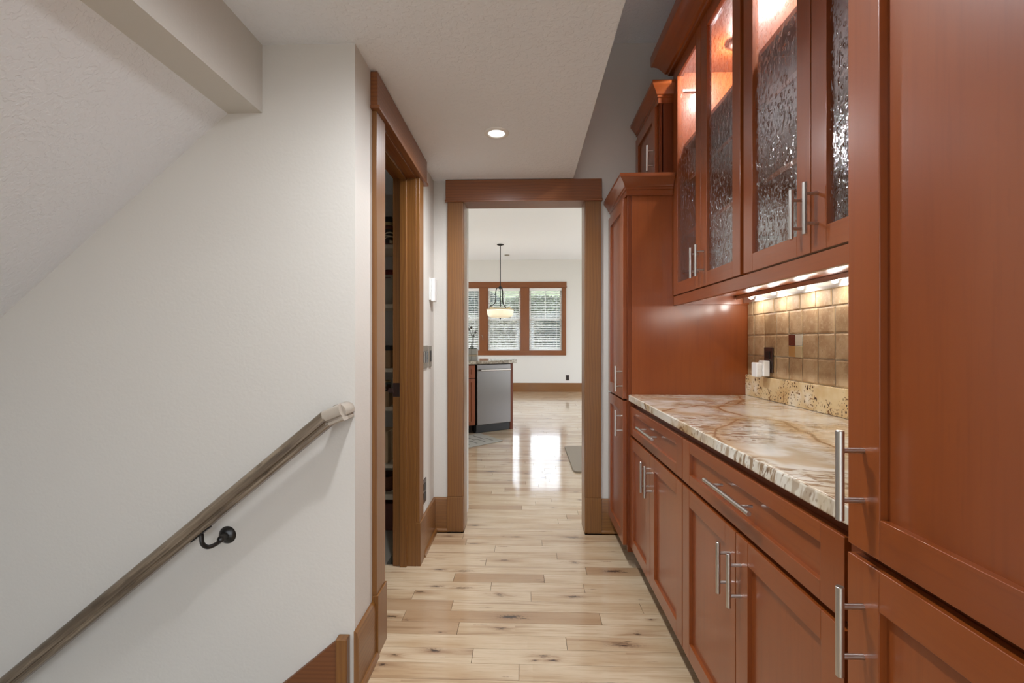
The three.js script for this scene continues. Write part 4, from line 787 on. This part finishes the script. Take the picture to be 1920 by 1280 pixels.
{
  const x = -0.685, z = -5.80, y = 0.914, w = 0.071, t = thing('planter_box', 'square grey wooden planter with bare orchid stems on the island', 'planter', [x, y, z]);
  const bands = [[0, 0.05, M.pot1], [0.052, 0.075, M.pot2], [0.077, 0.145, M.pot1]];
  for (const [a, b, m] of bands) for (const s of [-1, 1]) part(t, 'board', bx(s < 0 ? x - w : x + 0.001, s < 0 ? x - 0.001 : x + w, y + a, y + b, z - w, z + w, 0.002, 'x'), m);
  part(t, 'moss', slab([[x - w + 0.01, z - w + 0.01], [x + w - 0.01, z - w + 0.01], [x + w - 0.01, z + w - 0.01], [x - w + 0.01, z + w - 0.01]], y + 0.145, y + 0.152), M.leafDark);
  const stems = [[[0, 0.15, 0], [0.005, 0.24, 0.01], [-0.01, 0.33, 0.0], [-0.04, 0.40, 0.01], [-0.075, 0.41, 0.02]], [[0.01, 0.15, 0.01], [0.02, 0.26, 0.0], [0.012, 0.35, -0.01], [-0.012, 0.42, -0.01], [-0.05, 0.45, 0.0]], [[-0.01, 0.15, -0.01], [-0.004, 0.22, 0.0], [0.02, 0.31, 0.01], [0.045, 0.36, 0.0]]];
  for (const s of stems) { const st = part(t, 'stem', tube(s.map((q) => [x + q[0], y + q[1], z + q[2]]), 0.0028, 24, 6), M.twig); const e = s[s.length - 1], e2 = s[s.length - 2]; for (const q of [e, e2]) part(st, 'blossom', [0, 1, 2, 3].map((k) => { const g = plain(new THREE.SphereGeometry(0.012, 8, 6)).scale(1, 0.5, 0.35); g.rotateZ(k * 1.57); return g.translate(x + q[0] + 0.009 * Math.cos(k * 1.57), y + q[1] + 0.009 * Math.sin(k * 1.57), z + q[2]); }), M.twig); }
  for (const k of [-1, 0, 1]) { const g = plain(new THREE.SphereGeometry(0.03, 10, 8)).scale(0.28, 0.12, 1); g.rotateX(0.9).rotateY(k * 1.1 + 0.4); part(t, 'leaf', g.translate(x + k * 0.02, y + 0.168, z + 0.01), M.leafDark); }
}
{
  const x = -0.488, z = -8.82, t = thing('pendant_lamp', 'black iron pendant with a wide cream glass bowl before the windows', 'pendant lamp', [x, 1.6, z]);
  part(t, 'canopy', lathe([[0, 0], [0.065, 0], [0.066, -0.012], [0.03, -0.026], [0, -0.028]], x, KTOP, z, 28), M.iron);
  part(t, 'rod', rod([x, 2.2, z], [x, KTOP - 0.02, z], 0.009), M.iron);
  part(t, 'hub', lathe([[0, 0.05], [0.02, 0.045], [0.036, 0.02], [0.036, 0.008], [0.022, -0.01], [0, -0.015]], x, 2.19, z, 24), M.iron);
  part(t, 'centre_rod', rod([x, 1.83, z], [x, 2.19, z], 0.012, 0.008), M.iron);
  for (let k = 0; k < 3; k++) { const a = Math.PI + k * Math.PI * 2 / 3, q = (r, y) => [x + r * Math.cos(a), y, z + r * Math.sin(a)]; part(t, 'arm', tube([q(0.015, 2.2), q(0.06, 2.2), q(0.087, 2.13), q(0.09, 2.02), q(0.105, 1.91), q(0.16, 1.855), q(0.198, 1.845), q(0.2, 1.80), q(0.2, 1.765)], 0.0095, 48, 8), M.iron); }
  part(t, 'ring', [plain(new THREE.TorusGeometry(0.262, 0.008, 8, 64)).rotateX(Math.PI / 2).translate(x, 1.778, z), plain(new THREE.TorusGeometry(0.2, 0.006, 8, 48)).rotateX(Math.PI / 2).translate(x, 1.818, z)], M.lid);
  part(t, 'shade', lathe([[0.253, 1.775], [0.259, 1.775], [0.26, 1.75], [0.255, 1.69], [0.235, 1.648], [0.18, 1.626], [0, 1.62], [0, 1.624], [0.178, 1.63], [0.231, 1.652], [0.25, 1.692], [0.255, 1.75]], x, 0, z, 64), M.shade, 'cream alabaster glass bowl');
  part(t, 'finial', lathe([[0, -0.028], [0.012, -0.02], [0.014, -0.008], [0.03, -0.002], [0.03, 0.003], [0, 0.003]], x, 1.615, z, 20), M.iron);
  const l = new THREE.PointLight(WARM, 0.35, 0, 2); l.position.set(0, 0.13, 0); l.shadow.radius = 3; l.castShadow = true; t.add(l);
}
{
  const c = [-0.265, -5.246], dx = [-0.707, 0.707], dn = [-0.61, -0.79], q = (u, v) => [c[0] + dx[0] * u + dn[0] * v, c[1] + dx[1] * u + dn[1] * v];
  const t = thing('floor_mat', 'grey rubber mat with a ribbed line pattern before the dishwasher', 'mat', [c[0], 0, c[1]]);
  part(t, 'mat', slab([q(0, 0), q(0, 0.5), q(0.9, 0.5), q(0.9, 0)], 0.001, 0.012, 0.003), M.matGrey);
  for (let k = 0; k < 7; k++) { const u = 0.09 + k * 0.115; part(t, 'line', slab([q(u, 0.07), q(u, 0.2 + 0.05 * (k % 2)), q(u + 0.05, 0.2 + 0.05 * (k % 2)), q(u + 0.05, 0.43), q(u + 0.064, 0.43), q(u + 0.064, 0.186 + 0.05 * (k % 2)), q(u + 0.014, 0.186 + 0.05 * (k % 2)), q(u + 0.014, 0.07)], 0.0118, 0.0135), M.matLine); }
  const r = [], X0 = 0.428, X1 = 0.92, Z0 = -4.965, Z1 = -3.995, R = 0.05;
  for (const [cx, cz, a0] of [[X1 - R, Z1 - R, 0], [X0 + R, Z1 - R, 1], [X0 + R, Z0 + R, 2], [X1 - R, Z0 + R, 3]]) for (let k = 0; k <= 6; k++) { const a = (a0 + k / 6) * Math.PI / 2; r.push([cx + R * Math.cos(a), cz + R * Math.sin(a)]); }
  const m = thing('floor_mat', 'plain taupe cushioned mat at the right side of the doorway', 'mat', [0.67, 0, -4.5]);
  part(m, 'mat', slab(r, 0.001, 0.016, 0.004), M.matTan);
}
{
  const o = thing('wall_outlet', 'small dark outlet plate on the kitchen wall right of the windows', 'outlet', [0.972, 0.27, KZ1]);
  part(o, 'cover_plate', bx(0.935, 1.01, 0.262, 0.384, KZ1, KZ1 + 0.006, 0.002), M.bronze); part(o, 'socket', [bx(0.955, 0.99, 0.33, 0.365, KZ1 + 0.005, KZ1 + 0.009, 0.003), bx(0.955, 0.99, 0.28, 0.315, KZ1 + 0.005, KZ1 + 0.009, 0.003)], M.black);
}

// ------------------------------------------------------------------ outside the kitchen windows
{
  const g = new THREE.PlaneGeometry(90, 60, 60, 50).rotateX(-Math.PI / 2).translate(0, 0, -41), p = g.attributes.position;
  for (let i = 0; i < p.count; i++) { const x = p.getX(i), d = -11 - p.getZ(i); p.setY(i, -0.6 + 0.03 * Math.max(0, d) + 6.4 * smooth(6, 34, d) + 0.5 * (fbm(x * 0.2 + 40, d * 0.2, 64, 64, 3, 3) - 0.5) * smooth(0, 4, d)); }
  g.computeVertexNormals(); const uv = g.attributes.uv; for (let i = 0; i < p.count; i++) uv.setXY(i, p.getX(i), p.getZ(i));
  struct('hillside', 'rough grassy slope rising outside the kitchen windows', 'slope', plain(g), M.grass);
  struct('ground_yard', 'pale concrete yard around the house', 'ground', bx(-40, 40, -1.6, -0.62, -11, 30, 0), M.patio);
  const leaf = new THREE.PlaneGeometry(1, 0.55, 2, 1); { const q = leaf.attributes.position; for (let i = 0; i < q.count; i++) { if (Math.abs(q.getX(i)) > 0.4) q.setY(i, q.getY(i) * 0.25); else q.setZ(i, 0.12); } leaf.computeVertexNormals(); }
  const ground = (x, z) => { const d = -11 - z; return -0.6 + 0.03 * Math.max(0, d) + 6.4 * smooth(6, 34, d) - 0.2; };
  function plant(name, label, category, x, z, h, spread, low, count, size, material, group) {
    const y = ground(x, z), t = thing(name, label, category, [x, y, z], group), trunk = [rod([x, y, z], [x + spread * 0.06, y + h * 0.75, z], h * 0.018 + 0.02, h * 0.008, 8)];
    for (let k = 0; k < 7; k++) { const a = k * 2.4, y0 = y + h * rr(low * 0.6, 0.6), L = spread * rr(0.5, 0.9); trunk.push(rod([x + spread * 0.03, y0, z], [x + Math.cos(a) * L, y0 + h * 0.22, z + Math.sin(a) * L], h * 0.007 + 0.01, 0.006, 6)); }
    part(t, 'trunk', trunk, M.bark);
    const im = new THREE.InstancedMesh(leaf, material, count), m4 = new THREE.Matrix4(), q = new THREE.Quaternion(), e = new THREE.Euler(), v = new THREE.Vector3(), s = new THREE.Vector3(), col = new THREE.Color();
    for (let k = 0; k < count; k++) {
      const a = rnd() * 6.283, r = Math.sqrt(rnd()) * spread, yy = low + (1 - low) * rnd(), f = Math.sqrt(Math.max(0.05, 1 - Math.pow((yy - (low + 1) / 2) / ((1 - low) / 1.9), 2)));
      v.set(Math.cos(a) * r * f, yy * h, Math.sin(a) * r * f); e.set(rnd() * 6.28, rnd() * 6.28, rnd() * 6.28); s.setScalar(size * rr(0.6, 1.3));
      im.setMatrixAt(k, m4.compose(v, q.setFromEuler(e), s)); const b = rr(0.6, 1.5); im.setColorAt(k, col.setRGB(b, b, b * rr(0.85, 1.1)));
    }
    im.name = numbered('foliage'); im.userData.kind = 'stuff'; shadows(im); t.add(im);
  }
  plant('shrub', 'dense dark shrub outside the right-hand blind', 'shrub', 1.3, -15.0, 1.9, 1.1, 0.05, 2600, 0.11, M.leafC);
  plant('shrub', 'pale olive shrub outside the middle blind', 'shrub', -1.0, -15.5, 1.7, 1.2, 0.05, 2600, 0.10, M.leafB);
  plant('shrub', 'green shrub outside the left blind', 'shrub', -2.6, -15.0, 2.0, 1.1, 0.05, 2600, 0.10, M.leafA);
  plant('tree', 'low bushy dark green tree nearest the right window', 'tree', 2.4, -20, 2.9, 2.6, 0.2, 6000, 0.17, M.leafC);
  plant('tree', 'small pale tree seen through the middle window', 'tree', -0.9, -19, 2.8, 2.0, 0.25, 5000, 0.15, M.leafB);
  plant('tree', 'leafy green tree seen through the left window', 'tree', -3.8, -20, 2.9, 2.4, 0.2, 6000, 0.16, M.leafA);
  plant('tree', 'wide low tree uphill between the middle and right windows', 'tree', 0.6, -26, 2.5, 3.2, 0.12, 6000, 0.22, M.leafA);
  plant('tree', 'small tree uphill behind the left window', 'tree', -4.5, -28, 2.6, 3.4, 0.12, 6000, 0.22, M.leafC);
  plant('tree', 'small tree uphill at the far right outside', 'tree', 5.2, -27, 2.6, 3.2, 0.12, 6000, 0.22, M.leafB);
}
renderer.render(scene, camera);
